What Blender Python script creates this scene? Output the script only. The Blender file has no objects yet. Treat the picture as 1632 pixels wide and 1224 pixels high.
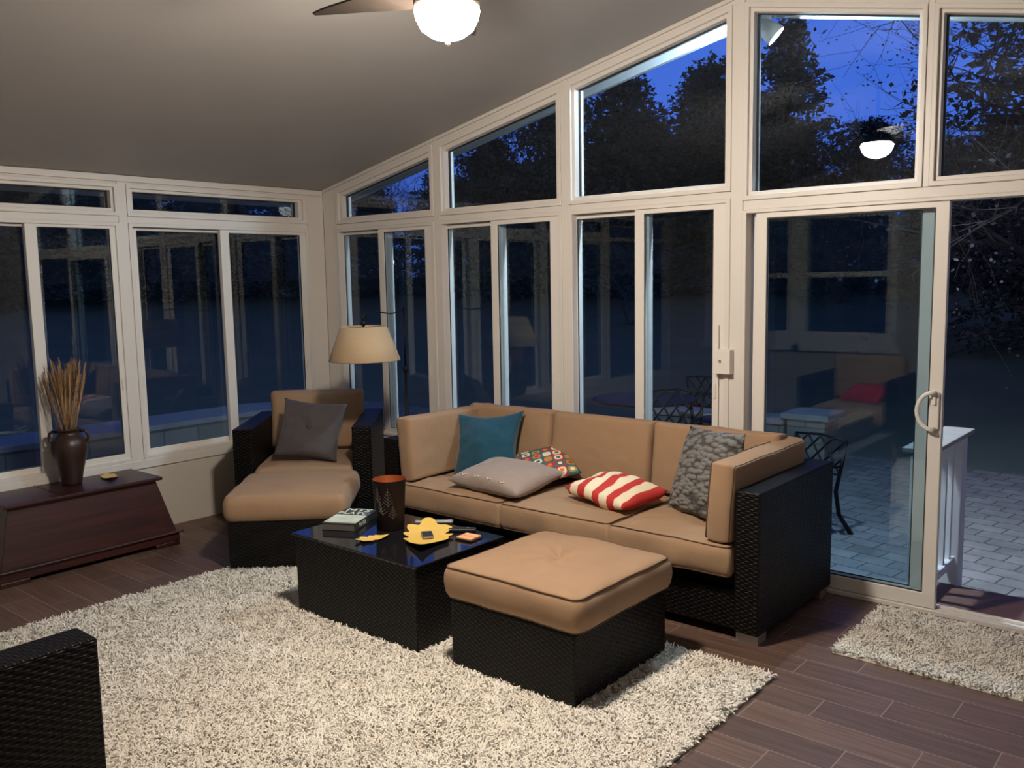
import bpy, math, random
from mathutils import Vector, Matrix, noise
from math import sin, cos, pi, radians
random.seed(7)
C = bpy.context.scene.collection
SC = bpy.context.scene

# ------------------------------------------------------------------ helpers
def tag(o, label=None, cat=None, group=None, kind=None):
    if label: o['label'] = label
    if cat: o['category'] = cat
    if group: o['group'] = group
    if kind: o['kind'] = kind
    return o

def empty(name, loc=(0, 0, 0), rz=0.0):
    o = bpy.data.objects.new(name, None)
    o.location = loc; o.rotation_euler = (0, 0, rz); o.empty_display_size = .1
    C.objects.link(o)
    return o

class MB:
    def __init__(s): s.v = []; s.f = []; s.m = []; s.mi = 0
    def add(s, vs, fs):
        b = len(s.v); s.v += [tuple(p) for p in vs]
        s.f += [tuple(i + b for i in f) for f in fs]; s.m += [s.mi] * len(fs)
        return s
    def box(s, x0, x1, y0, y1, z0, z1, M=None):
        vs = [Vector((x, y, z)) for z in (z0, z1) for y in (y0, y1) for x in (x0, x1)]
        if M: vs = [M @ v for v in vs]
        return s.add(vs, [(0, 2, 3, 1), (4, 5, 7, 6), (0, 1, 5, 4), (2, 6, 7, 3), (0, 4, 6, 2), (1, 3, 7, 5)])
    def tube(s, pts, r, n=8, closed=False, caps=True):
        pts = [Vector(p) for p in pts]; N = len(pts); rings = []
        R = r if isinstance(r, (list, tuple)) else [r] * N
        up = None
        for i, p in enumerate(pts):
            a = pts[(i - 1) % N] if (closed or i > 0) else p
            b = pts[(i + 1) % N] if (closed or i < N - 1) else p
            t = (b - a).normalized() if (b - a).length > 1e-9 else Vector((0, 0, 1))
            if up is None:
                up = Vector((0, 0, 1)) if abs(t.z) < .9 else Vector((1, 0, 0))
            x = t.cross(up)
            if x.length < 1e-6: x = t.orthogonal()
            x.normalize(); y = x.cross(t).normalized(); up = y
            rings.append([p + (x * cos(2 * pi * k / n) + y * sin(2 * pi * k / n)) * R[i] for k in range(n)])
        vs = [q for rg in rings for q in rg]; fs = []
        for i in range(N if closed else N - 1):
            j = (i + 1) % N
            for k in range(n):
                l = (k + 1) % n
                fs.append((i * n + k, i * n + l, j * n + l, j * n + k))
        if caps and not closed:
            fs.append(tuple(range(n))[::-1]); fs.append(tuple((N - 1) * n + k for k in range(n)))
        return s.add(vs, fs)
    def lathe(s, prof, n=32, c=(0, 0, 0), closed=False, caps=True):
        vs = []; fs = []
        for (r, z) in prof:
            for k in range(n):
                a = 2 * pi * k / n
                vs.append((c[0] + r * cos(a), c[1] + r * sin(a), c[2] + z))
        P = len(prof)
        for i in range(P - (0 if closed else 1)):
            j = (i + 1) % P
            for k in range(n):
                l = (k + 1) % n
                fs.append((i * n + k, i * n + l, j * n + l, j * n + k))
        if caps and not closed:
            if prof[0][0] > 1e-6: fs.append(tuple(range(n))[::-1])
            if prof[-1][0] > 1e-6: fs.append(tuple((P - 1) * n + k for k in range(n)))
        return s.add(vs, fs)
    def ring(s, outer, inner, d0, d1, f):
        """picture-frame solid; f maps (u, v, depth) to a point"""
        n = len(outer); vs = []
        for d in (d0, d1):
            vs += [f(u, v, d) for u, v in outer] + [f(u, v, d) for u, v in inner]
        fs = []
        for k in range(n):
            l = (k + 1) % n
            fs += [(k, l, n + l, n + k), (2 * n + k, 3 * n + k, 3 * n + l, 2 * n + l),
                   (k, 2 * n + k, 2 * n + l, l), (n + k, n + l, 3 * n + l, 3 * n + k)]
        return s.add(vs, fs)
    def prism(s, poly, d0, d1, f):
        n = len(poly); vs = [f(u, v, d0) for u, v in poly] + [f(u, v, d1) for u, v in poly]
        fs = [tuple(range(n))[::-1], tuple(range(n, 2 * n))]
        for k in range(n):
            l = (k + 1) % n; fs.append((k, l, n + l, n + k))
        return s.add(vs, fs)
    def build(s, name, mat, parent=None, smooth=False, bevel=0, seg=2, recalc=True):
        me = bpy.data.meshes.new(name); me.from_pydata(s.v, [], s.f)
        for m in (mat if isinstance(mat, (list, tuple)) else [mat]): me.materials.append(m)
        if isinstance(mat, (list, tuple)): me.polygons.foreach_set('material_index', s.m)
        if recalc:
            import bmesh
            bm = bmesh.new(); bm.from_mesh(me); bmesh.ops.recalc_face_normals(bm, faces=bm.faces); bm.to_mesh(me); bm.free()
        if smooth: me.polygons.foreach_set('use_smooth', [True] * len(me.polygons))
        me.update()
        o = bpy.data.objects.new(name, me); C.objects.link(o)
        if parent: o.parent = parent
        if bevel:
            b = o.modifiers.new('bevel', 'BEVEL'); b.width = bevel; b.segments = seg; b.limit_method = 'ANGLE'
            b.angle_limit = radians(40)
        return o

def gable(u, v, d): return Vector((u, d, v))       # wall y = 0, outside is +y
def left(u, v, d): return Vector((-d, u, v))       # wall x = 0, outside is -x
def right(u, v, d): return Vector((RX + d, u, v))
def front(u, v, d): return Vector((u, FY - d, v))
def rect(u0, u1, v0, v1): return [(u0, v0), (u1, v0), (u1, v1), (u0, v1)]

def copy_tree(o, parent=None):
    c = o.copy(); C.objects.link(c)
    if parent: c.parent = parent
    for ch in list(o.children): copy_tree(ch, c)
    return c

# ------------------------------------------------------------------ materials
def M_(name):
    m = bpy.data.materials.new(name); m.use_nodes = True
    nt = m.node_tree; b = nt.nodes['Principled BSDF']
    return m, nt, b
def N(nt, t, **kw):
    n = nt.nodes.new(t)
    for k, v in kw.items():
        if k in n.inputs: n.inputs[k].default_value = v
        else: setattr(n, k, v)
    return n
def mth(nt, op, a, b=None, c=None):
    n = nt.nodes.new('ShaderNodeMath'); n.operation = op
    for i, x in enumerate((a, b, c)):
        if x is None: continue
        if isinstance(x, (int, float)): n.inputs[i].default_value = x
        else: nt.links.new(x, n.inputs[i])
    return n.outputs[0]
def bump(nt, b, h, strength=.3, dist=.01):
    n = N(nt, 'ShaderNodeBump'); n.inputs['Strength'].default_value = strength; n.inputs['Distance'].default_value = dist
    nt.links.new(h, n.inputs['Height']); nt.links.new(n.outputs[0], b.inputs['Normal'])
def simple(name, col, rough=.5, metal=0, spec=.5, nscale=0, namt=.1, bscale=0, bst=.2, bd=.003, sheen=0):
    m, nt, b = M_(name)
    b.inputs['Base Color'].default_value = (*col, 1); b.inputs['Roughness'].default_value = rough
    b.inputs['Metallic'].default_value = metal; b.inputs['Specular IOR Level'].default_value = spec
    if sheen: b.inputs['Sheen Weight'].default_value = sheen
    tc = N(nt, 'ShaderNodeTexCoord')
    if nscale:
        n = N(nt, 'ShaderNodeTexNoise', Scale=nscale, Detail=4.0); nt.links.new(tc.outputs['Object'], n.inputs['Vector'])
        mx = N(nt, 'ShaderNodeMix', data_type='RGBA')
        mx.inputs[6].default_value = (*[c * (1 - namt) for c in col], 1); mx.inputs[7].default_value = (*[min(1, c * (1 + namt)) for c in col], 1)
        nt.links.new(n.outputs['Fac'], mx.inputs[0]); nt.links.new(mx.outputs[2], b.inputs['Base Color'])
    if bscale:
        n = N(nt, 'ShaderNodeTexNoise', Scale=bscale, Detail=3.0); nt.links.new(tc.outputs['Object'], n.inputs['Vector'])
        bump(nt, b, n.outputs['Fac'], bst, bd)
    return m
def emis(name, col, st):
    m = bpy.data.materials.new(name); m.use_nodes = True; nt = m.node_tree; nt.nodes.clear()
    e = N(nt, 'ShaderNodeEmission'); e.inputs[0].default_value = (*col, 1); e.inputs[1].default_value = st
    o = N(nt, 'ShaderNodeOutputMaterial'); nt.links.new(e.outputs[0], o.inputs[0])
    return m

def glass(name, tint=(.80, .88, .92), refl=1.0):
    m = bpy.data.materials.new(name); m.use_nodes = True; nt = m.node_tree; nt.nodes.clear()
    t = N(nt, 'ShaderNodeBsdfTransparent'); t.inputs[0].default_value = (*tint, 1)
    g = N(nt, 'ShaderNodeBsdfGlossy'); g.inputs['Roughness'].default_value = .0; g.inputs[0].default_value = (.92, .96, 1, 1)
    f = N(nt, 'ShaderNodeFresnel'); ge = N(nt, 'ShaderNodeNewGeometry')
    nt.links.new(mth(nt, 'ADD', 1.52, mth(nt, 'MULTIPLY', ge.outputs['Backfacing'], 1 / 1.52 - 1.52)), f.inputs['IOR'])
    k = mth(nt, 'MULTIPLY', f.outputs[0], refl)
    mx = N(nt, 'ShaderNodeMixShader'); nt.links.new(k, mx.inputs[0])
    nt.links.new(t.outputs[0], mx.inputs[1]); nt.links.new(g.outputs[0], mx.inputs[2])
    o = N(nt, 'ShaderNodeOutputMaterial'); nt.links.new(mx.outputs[0], o.inputs[0])
    return m

def wicker(name, col=(.0048, .0042, .0043), su=.021, sv=.0105):
    m, nt, b = M_(name)
    tc = N(nt, 'ShaderNodeTexCoord'); sp = N(nt, 'ShaderNodeSeparateXYZ'); nt.links.new(tc.outputs['Object'], sp.inputs[0])
    ns = N(nt, 'ShaderNodeSeparateXYZ'); nt.links.new(tc.outputs['Normal'], ns.inputs[0])
    ax = mth(nt, 'ABSOLUTE', ns.outputs[0]); az = mth(nt, 'ABSOLUTE', ns.outputs[2])
    fx = mth(nt, 'GREATER_THAN', ax, .7); fz = mth(nt, 'GREATER_THAN', az, .7)
    # u: x normally, y on x-facing sides ; v: z normally, y on top
    def mix(f, a, c):
        return mth(nt, 'ADD', mth(nt, 'MULTIPLY', mth(nt, 'SUBTRACT', 1.0, f), a), mth(nt, 'MULTIPLY', f, c))
    U = mix(fx, sp.outputs[0], sp.outputs[1]); V = mix(fz, sp.outputs[2], sp.outputs[1])
    u = mth(nt, 'DIVIDE', U, su); v = mth(nt, 'DIVIDE', V, sv)
    cu = mth(nt, 'FLOOR', u); cv = mth(nt, 'FLOOR', v)
    par = mth(nt, 'FLOORED_MODULO', mth(nt, 'ADD', cu, cv), 2.0)
    sv_ = mth(nt, 'ABSOLUTE', mth(nt, 'SINE', mth(nt, 'MULTIPLY', v, pi)))
    bu = mth(nt, 'ABSOLUTE', mth(nt, 'SINE', mth(nt, 'MULTIPLY', u, pi)))
    over = mth(nt, 'MULTIPLY', mth(nt, 'POWER', sv_, .6), mth(nt, 'ADD', .35, mth(nt, 'MULTIPLY', bu, .65)))
    under = mth(nt, 'MULTIPLY', mth(nt, 'POWER', sv_, .6), mth(nt, 'SUBTRACT', .35, mth(nt, 'MULTIPLY', bu, .3)))
    h = mix(par, under, over)
    cr = N(nt, 'ShaderNodeMix', data_type='RGBA'); nt.links.new(h, cr.inputs[0])
    cr.inputs[6].default_value = (col[0] * .25, col[1] * .25, col[2] * .25, 1); cr.inputs[7].default_value = (*[c * 1.5 for c in col], 1)
    nt.links.new(cr.outputs[2], b.inputs['Base Color'])
    b.inputs['Roughness'].default_value = .45; b.inputs['Specular IOR Level'].default_value = .19
    bump(nt, b, h, .8, .004)
    return m

def fabric(name, col, var=.06, sheen=.1, wr=6, wd=.012):
    m, nt, b = M_(name)
    b.inputs['Roughness'].default_value = .85; b.inputs['Specular IOR Level'].default_value = .25; b.inputs['Sheen Weight'].default_value = sheen
    tc = N(nt, 'ShaderNodeTexCoord')
    n1 = N(nt, 'ShaderNodeTexNoise', Scale=420.0, Detail=2.0); nt.links.new(tc.outputs['Object'], n1.inputs['Vector'])
    n2 = N(nt, 'ShaderNodeTexNoise', Scale=wr * 1.0, Detail=3.0, Distortion=.6); nt.links.new(tc.outputs['Object'], n2.inputs['Vector'])
    mx = N(nt, 'ShaderNodeMix', data_type='RGBA'); nt.links.new(n2.outputs['Fac'], mx.inputs[0])
    mx.inputs[6].default_value = (*[c * (1 - var) for c in col], 1); mx.inputs[7].default_value = (*[c * (1 + var) for c in col], 1)
    nt.links.new(mx.outputs[2], b.inputs['Base Color'])
    h = mth(nt, 'ADD', mth(nt, 'MULTIPLY', n1.outputs['Fac'], .05), n2.outputs['Fac'])
    bump(nt, b, h, .5, wd)
    return m

def wood(name, col, axis='x', rough=.4):
    m, nt, b = M_(name)
    tc = N(nt, 'ShaderNodeTexCoord'); mp = N(nt, 'ShaderNodeMapping')
    mp.inputs['Scale'].default_value = {'x': (1.5, 22, 22), 'y': (22, 1.5, 22), 'z': (22, 22, 1.5)}[axis]
    nt.links.new(tc.outputs['Object'], mp.inputs[0])
    n = N(nt, 'ShaderNodeTexNoise', Scale=1.0, Detail=6.0, Distortion=1.2); nt.links.new(mp.outputs[0], n.inputs['Vector'])
    cr = N(nt, 'ShaderNodeValToRGB'); nt.links.new(n.outputs['Fac'], cr.inputs[0])
    cr.color_ramp.elements[0].position = .3; cr.color_ramp.elements[0].color = (*[c * .45 for c in col], 1)
    cr.color_ramp.elements[1].position = .75; cr.color_ramp.elements[1].color = (*[c * 1.35 for c in col], 1)
    nt.links.new(cr.outputs[0], b.inputs['Base Color']); b.inputs['Roughness'].default_value = rough
    bump(nt, b, n.outputs['Fac'], .15, .002)
    return m

def floor_tile():
    m, nt, b = M_('wood_look_tile')
    tc = N(nt, 'ShaderNodeTexCoord'); sp = N(nt, 'ShaderNodeSeparateXYZ'); nt.links.new(tc.outputs['Object'], sp.inputs[0])
    H, L = .163, .629
    r = mth(nt, 'DIVIDE', mth(nt, 'ADD', sp.outputs[1], 16.3 + .882), H); row = mth(nt, 'FLOOR', r); fr = mth(nt, 'FRACT', r)
    # row 99 spans y -1.045..-.882 and has a joint at x 4.37 ; each row nearer shifts by +.2145
    off = mth(nt, 'MULTIPLY', mth(nt, 'SUBTRACT', 99.0, row), .2145)
    c = mth(nt, 'DIVIDE', mth(nt, 'ADD', mth(nt, 'SUBTRACT', sp.outputs[0], 4.37), mth(nt, 'ADD', off, 62.9)), L)
    col = mth(nt, 'FLOOR', c); fc = mth(nt, 'FRACT', c)
    gr = mth(nt, 'LESS_THAN', mth(nt, 'MINIMUM', mth(nt, 'MULTIPLY', mth(nt, 'MINIMUM', fr, mth(nt, 'SUBTRACT', 1.0, fr)), H),
                                   mth(nt, 'MULTIPLY', mth(nt, 'MINIMUM', fc, mth(nt, 'SUBTRACT', 1.0, fc)), L)), .0021)
    cv = N(nt, 'ShaderNodeCombineXYZ'); nt.links.new(row, cv.inputs[0]); nt.links.new(col, cv.inputs[1])
    wn = N(nt, 'ShaderNodeTexWhiteNoise'); nt.links.new(cv.outputs[0], wn.inputs['Vector'])
    ga = N(nt, 'ShaderNodeCombineXYZ')
    nt.links.new(mth(nt, 'ADD', mth(nt, 'MULTIPLY', sp.outputs[0], 3.0), mth(nt, 'MULTIPLY', wn.outputs['Value'], 30.0)), ga.inputs[0])
    nt.links.new(mth(nt, 'MULTIPLY', sp.outputs[1], 60.0), ga.inputs[1])
    n = N(nt, 'ShaderNodeTexNoise', Scale=1.0, Detail=5.0, Distortion=.8); nt.links.new(ga.outputs[0], n.inputs['Vector'])
    cr = N(nt, 'ShaderNodeValToRGB'); nt.links.new(n.outputs['Fac'], cr.inputs[0])
    cr.color_ramp.elements[0].position = .3; cr.color_ramp.elements[0].color = (.085, .046, .033, 1)
    cr.color_ramp.elements[1].position = .75; cr.color_ramp.elements[1].color = (.16, .095, .069, 1)
    hs = N(nt, 'ShaderNodeHueSaturation'); nt.links.new(cr.outputs[0], hs.inputs['Color'])
    nt.links.new(mth(nt, 'ADD', .8, mth(nt, 'MULTIPLY', wn.outputs['Value'], .4)), hs.inputs['Value'])
    mx = N(nt, 'ShaderNodeMix', data_type='RGBA'); nt.links.new(gr, mx.inputs[0]); nt.links.new(hs.outputs[0], mx.inputs[6])
    mx.inputs[7].default_value = (.26, .195, .15, 1); nt.links.new(mx.outputs[2], b.inputs['Base Color'])
    b.inputs['Roughness'].default_value = .5
    bump(nt, b, mth(nt, 'SUBTRACT', mth(nt, 'MULTIPLY', n.outputs['Fac'], .15), gr), .4, .002)
    return m

def pavers():
    m, nt, b = M_('paver_stone')
    tc = N(nt, 'ShaderNodeTexCoord'); mp = N(nt, 'ShaderNodeMapping'); mp.inputs['Rotation'].default_value = (0, 0, radians(8))
    nt.links.new(tc.outputs['Object'], mp.inputs[0])
    br = N(nt, 'ShaderNodeTexBrick'); nt.links.new(mp.outputs[0], br.inputs['Vector'])
    br.inputs['Scale'].default_value = 1; br.inputs['Brick Width'].default_value = .24; br.inputs['Row Height'].default_value = .16
    br.inputs['Mortar Size'].default_value = .006; br.inputs['Color1'].default_value = (.36, .35, .35, 1); br.inputs['Color2'].default_value = (.50, .48, .47, 1)
    br.inputs['Mortar'].default_value = (.16, .16, .17, 1); br.offset = .5
    n = N(nt, 'ShaderNodeTexNoise', Scale=5.0, Detail=5.0); nt.links.new(tc.outputs['Object'], n.inputs['Vector'])
    mx = N(nt, 'ShaderNodeMix', data_type='RGBA', blend_type='MULTIPLY'); mx.inputs[0].default_value = .6
    nt.links.new(br.outputs['Color'], mx.inputs[6]); nt.links.new(n.outputs['Fac'], mx.inputs[7]); nt.links.new(mx.outputs[2], b.inputs['Base Color'])
    b.inputs['Roughness'].default_value = .9; b.inputs['Specular IOR Level'].default_value = .2
    bump(nt, b, br.outputs['Fac'], -.6, .006)
    return m

def blockstone():
    m, nt, b = M_('block_stone')
    tc = N(nt, 'ShaderNodeTexCoord'); sp = N(nt, 'ShaderNodeSeparateXYZ'); nt.links.new(tc.outputs['Object'], sp.inputs[0])
    cv = N(nt, 'ShaderNodeCombineXYZ'); nt.links.new(mth(nt, 'ADD', sp.outputs[0], sp.outputs[1]), cv.inputs[0]); nt.links.new(sp.outputs[2], cv.inputs[1])
    br = N(nt, 'ShaderNodeTexBrick'); nt.links.new(cv.outputs[0], br.inputs['Vector'])
    br.inputs['Scale'].default_value = 1; br.inputs['Brick Width'].default_value = .4; br.inputs['Row Height'].default_value = .16
    br.inputs['Mortar Size'].default_value = .008; br.inputs['Color1'].default_value = (.30, .28, .27, 1); br.inputs['Color2'].default_value = (.40, .38, .37, 1)
    br.inputs['Mortar'].default_value = (.20, .19, .19, 1)
    nt.links.new(br.outputs['Color'], b.inputs['Base Color']); b.inputs['Roughness'].default_value = .9
    bump(nt, b, br.outputs['Fac'], -.3, .006)
    return m

def retro():
    m, nt, b = M_('retro_print'); b.inputs['Roughness'].default_value = .85
    tc = N(nt, 'ShaderNodeTexCoord'); sp = N(nt, 'ShaderNodeSeparateXYZ'); nt.links.new(tc.outputs['Object'], sp.inputs[0])
    S = .062
    u = mth(nt, 'DIVIDE', sp.outputs[0], S); v = mth(nt, 'DIVIDE', sp.outputs[1], S)
    cv = N(nt, 'ShaderNodeCombineXYZ'); nt.links.new(mth(nt, 'FLOOR', u), cv.inputs[0]); nt.links.new(mth(nt, 'FLOOR', v), cv.inputs[1])
    wn = N(nt, 'ShaderNodeTexWhiteNoise'); nt.links.new(cv.outputs[0], wn.inputs['Vector'])
    du = mth(nt, 'ABSOLUTE', mth(nt, 'SUBTRACT', mth(nt, 'FRACT', u), .5)); dv = mth(nt, 'ABSOLUTE', mth(nt, 'SUBTRACT', mth(nt, 'FRACT', v), .5))
    d = mth(nt, 'POWER', mth(nt, 'ADD', mth(nt, 'POWER', du, 3.0), mth(nt, 'POWER', dv, 3.0)), 1 / 3)
    def ramp(src, cols):
        cr = N(nt, 'ShaderNodeValToRGB'); cr.color_ramp.interpolation = 'CONSTANT'; nt.links.new(src, cr.inputs[0])
        el = cr.color_ramp.elements
        while len(el) < len(cols): el.new(.5)
        for i, c in enumerate(cols): el[i].position = i / len(cols); el[i].color = (*c, 1)
        return cr.outputs[0]
    red, cream, teal, orange, olive = (.42, .04, .03), (.8, .72, .55), (.05, .13, .15), (.65, .2, .04), (.35, .3, .08)
    w2 = mth(nt, 'FRACT', mth(nt, 'MULTIPLY', wn.outputs['Value'], 7.3))
    w3 = mth(nt, 'FRACT', mth(nt, 'MULTIPLY', wn.outputs['Value'], 3.7))
    outer = ramp(wn.outputs['Value'], [cream, orange, red, cream, olive, teal]); inner = ramp(w2, [red, teal, cream, orange, olive])
    bg = ramp(mth(nt, 'FRACT', mth(nt, 'MULTIPLY', mth(nt, 'FLOOR', mth(nt, 'ADD', u, 40.0)), .381)), [teal, (.06, .1, .12), red, teal])
    m1 = N(nt, 'ShaderNodeMix', data_type='RGBA'); nt.links.new(mth(nt, 'LESS_THAN', d, .40), m1.inputs[0]); nt.links.new(bg, m1.inputs[6]); nt.links.new(outer, m1.inputs[7])
    m2 = N(nt, 'ShaderNodeMix', data_type='RGBA'); nt.links.new(mth(nt, 'LESS_THAN', d, .2), m2.inputs[0]); nt.links.new(m1.outputs[2], m2.inputs[6]); nt.links.new(inner, m2.inputs[7])
    nt.links.new(m2.outputs[2], b.inputs['Base Color'])
    return m

def stripes():
    m, nt, b = M_('striped_knit'); b.inputs['Roughness'].default_value = .9
    tc = N(nt, 'ShaderNodeTexCoord'); sp = N(nt, 'ShaderNodeSeparateXYZ'); nt.links.new(tc.outputs['Object'], sp.inputs[0])
    n = N(nt, 'ShaderNodeTexNoise', Scale=5.0); nt.links.new(tc.outputs['Object'], n.inputs['Vector'])
    x = mth(nt, 'ADD', mth(nt, 'ADD', sp.outputs[0], mth(nt, 'MULTIPLY', sp.outputs[1], .12)), mth(nt, 'MULTIPLY', n.outputs['Fac'], .03))
    s = mth(nt, 'LESS_THAN', mth(nt, 'FRACT', mth(nt, 'ADD', mth(nt, 'DIVIDE', x, .118), .18)), .47)
    mx = N(nt, 'ShaderNodeMix', data_type='RGBA'); nt.links.new(s, mx.inputs[0])
    mx.inputs[6].default_value = (.80, .69, .50, 1); mx.inputs[7].default_value = (.50, .035, .03, 1)
    nt.links.new(mx.outputs[2], b.inputs['Base Color'])
    n3 = N(nt, 'ShaderNodeTexNoise', Scale=300.0); nt.links.new(tc.outputs['Object'], n3.inputs['Vector']); bump(nt, b, n3.outputs['Fac'], .3, .002)
    return m

def grass_mat():
    m, nt, b = M_('lawn_grass'); b.inputs['Roughness'].default_value = 1; b.inputs['Specular IOR Level'].default_value = 0
    tc = N(nt, 'ShaderNodeTexCoord'); n = N(nt, 'ShaderNodeTexNoise', Scale=1.2, Detail=8.0); nt.links.new(tc.outputs['Object'], n.inputs['Vector'])
    mx = N(nt, 'ShaderNodeMix', data_type='RGBA'); nt.links.new(n.outputs['Fac'], mx.inputs[0])
    mx.inputs[6].default_value = (.17, .20, .16, 1); mx.inputs[7].default_value = (.26, .30, .24, 1)
    nt.links.new(mx.outputs[2], b.inputs['Base Color'])
    return m

WHITE = simple('white_vinyl', (.72, .68, .63), .38, nscale=3, namt=.03)
WHITE2 = simple('white_vinyl_sash', (.76, .72, .67), .35)
GASKET = simple('dark_gasket', (.03, .03, .03), .6)
PANEL = simple('knee_wall_panel', (.62, .57, .50), .55, nscale=2, namt=.04)
CEIL = simple('ceiling_paint', (.385, .37, .355), .55, nscale=2.5, namt=.05, bscale=60, bst=.05)
SIDING = simple('house_siding', (.45, .40, .33), .7, nscale=4, namt=.08)
GLASS = glass('window_glass', refl=1.05)
TILE = floor_tile(); PAVE = pavers(); BLOCK = blockstone(); GRASS = grass_mat()
WICK = wicker('dark_wicker')
TAN = fabric('tan_fabric', (.335, .212, .125)); PIPE = simple('brown_piping', (.10, .055, .03), .8)
GREYTAN = TAN
TEAL = fabric('teal_velvet', (.010, .065, .11), .15, .3, 14, .01)
TAUPE = fabric('taupe_velvet', (.30, .23, .19), .12, .4, 9, .012)
CHARC = fabric('charcoal_fabric', (.085, .075, .08), .1, .2, 8, .012)
RUFF = fabric('grey_ruffle', (.15, .145, .135), .1, .2, 20, .006)
RED = fabric('red_fabric', (.55, .02, .03), .08)
MAHOG = wood('mahogany', (.045, .011, .007), 'y', .38)
BLACKGL = simple('black_table_glass', (.008, .008, .010), .06, spec=.6)
COPPER = simple('copper_lining', (.55, .15, .05), .38, .8)
DARKBR = simple('dark_bronze', (.012, .006, .0055), .6, spec=.2, nscale=20, namt=.2)
SILVERLINE = simple('silver_etching', (.22, .20, .19), .5, .2)
YELLOW = simple('yellow_ceramic', (.78, .50, .10), .28, nscale=12, namt=.1)
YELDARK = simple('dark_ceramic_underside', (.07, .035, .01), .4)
CLAY = simple('dark_clay', (.035, .018, .013), .38, nscale=8, namt=.35, bscale=30, bst=.2)
REED = simple('dried_reed', (.42, .26, .13), .8, nscale=30, namt=.3)
SHADE = fabric('linen_shade', (.46, .33, .20), .04, .1, 40, .002)
IRON = simple('black_iron', (.005, .005, .006), .5, spec=.25)
CHROME = simple('brushed_metal', (.5, .48, .45), .35, .9)
GREYPL = simple('grey_plastic', (.30, .30, .29), .35, .3)
BLACKPL = simple('black_plastic', (.012, .012, .013), .3)
FANBR = simple('fan_blade_brown', (.022, .016, .012), .5, nscale=20, namt=.1)
LAWNT = simple('evergreen_needles', (.17, .24, .25), .95, spec=.1)
LEAFD = simple('dusk_leaves', (.18, .18, .20), .95, spec=.1)
BARK = simple('tree_bark', (.12, .10, .10), .95, spec=.1)
STONECAP = simple('pale_cap_stone', (.42, .42, .44), .8, nscale=6, namt=.1)
DECK = simple('stoop_boards', (.16, .09, .07), .6, nscale=6, namt=.15)
CAPGR = simple('grey_rail_cap', (.36, .33, .31), .6, nscale=10, namt=.1)
EXTW = simple('painted_railing', (.72, .74, .78), .5)

# ------------------------------------------------------------------ camera
W_, H_ = 1632, 1224
f_, yaw, pitch, roll = 1412.788, .702657, -.117632, -.018081
cam_loc = Vector((5.8017, -4.5472, 1.6818))
fw = Vector((-sin(yaw) * cos(pitch), cos(yaw) * cos(pitch), sin(pitch)))
r0 = Vector((cos(yaw), sin(yaw), 0)); u0 = r0.cross(fw)
r1 = cos(roll) * r0 + sin(roll) * u0; u1 = -sin(roll) * r0 + cos(roll) * u0
cd = bpy.data.cameras.new('camera'); cam = bpy.data.objects.new('camera', cd); C.objects.link(cam)
cam.matrix_world = Matrix(((r1.x, u1.x, -fw.x, cam_loc.x), (r1.y, u1.y, -fw.y, cam_loc.y), (r1.z, u1.z, -fw.z, cam_loc.z), (0, 0, 0, 1)))
cd.sensor_fit = 'HORIZONTAL'; cd.sensor_width = 36; cd.lens = 36 * f_ / W_; cd.clip_end = 500
SC.camera = cam

# ------------------------------------------------------------------ room shell
E0, SL, RID = 2.408, .20993, 3.578     # eave height, roof slope, ridge x
RX = 2 * RID; FY = -5.45
def roof(x): return E0 + SL * x if x <= RID else E0 + SL * (2 * RID - x)

def struct(o): o['kind'] = 'structure'; return o
struct(MB().box(-.14, RX + .14, FY - .1, .02, -.10, 0).build('floor', TILE))
struct(MB().box(-.14, 3.60, .02, .14, -.22, -.0).box(5.60, RX + .14, .02, .14, -.22, 0).build('trim_1', WHITE))
# ceiling: two slopes over the room
def slab(x0, x1, y0, y1, zoff0, zoff1):
    f = lambda u, v, d: Vector((u, d, v))
    return [(x0, roof(x0) + zoff0), (x1, roof(x1) + zoff0), (x1, roof(x1) + zoff1), (x0, roof(x0) + zoff1)]
mb = MB()
mb.prism(slab(0.0, RID, 0, 0, 0, .12), FY, 0, gable); mb.prism(slab(RID, RX, 0, 0, 0, .12), FY, 0, gable)
struct(mb.build('ceiling', CEIL))
# roof overhang outside: soffit and fascia
mb = MB()
xo = -.40
for a, b in ((xo, RID), (RID, RX + .4)):
    za = E0 + SL * a if a < RID else roof(a); zb = roof(b) if b <= RID else E0 + SL * (RX - b)
    mb.prism([(a, za + .03), (b, zb + .03), (b, zb + .12), (a, za + .12)], 0.0, .34, gable)
    mb.prism([(a, za - .045), (b, zb - .045), (b, zb + .14), (a, za + .14)], .34, .37, gable)
struct(mb.build('trim_2', simple('soffit_paint', (.42, .43, .43), .6)))
mb = MB(); mb.box(-.42, 0, FY - .1, 0, E0 + .0, E0 + .1); mb.box(-.45, -.42, FY - .1, .34, E0 - .1, E0 + .12)
struct(mb.build('trim_3', WHITE))

D1 = .10
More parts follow.
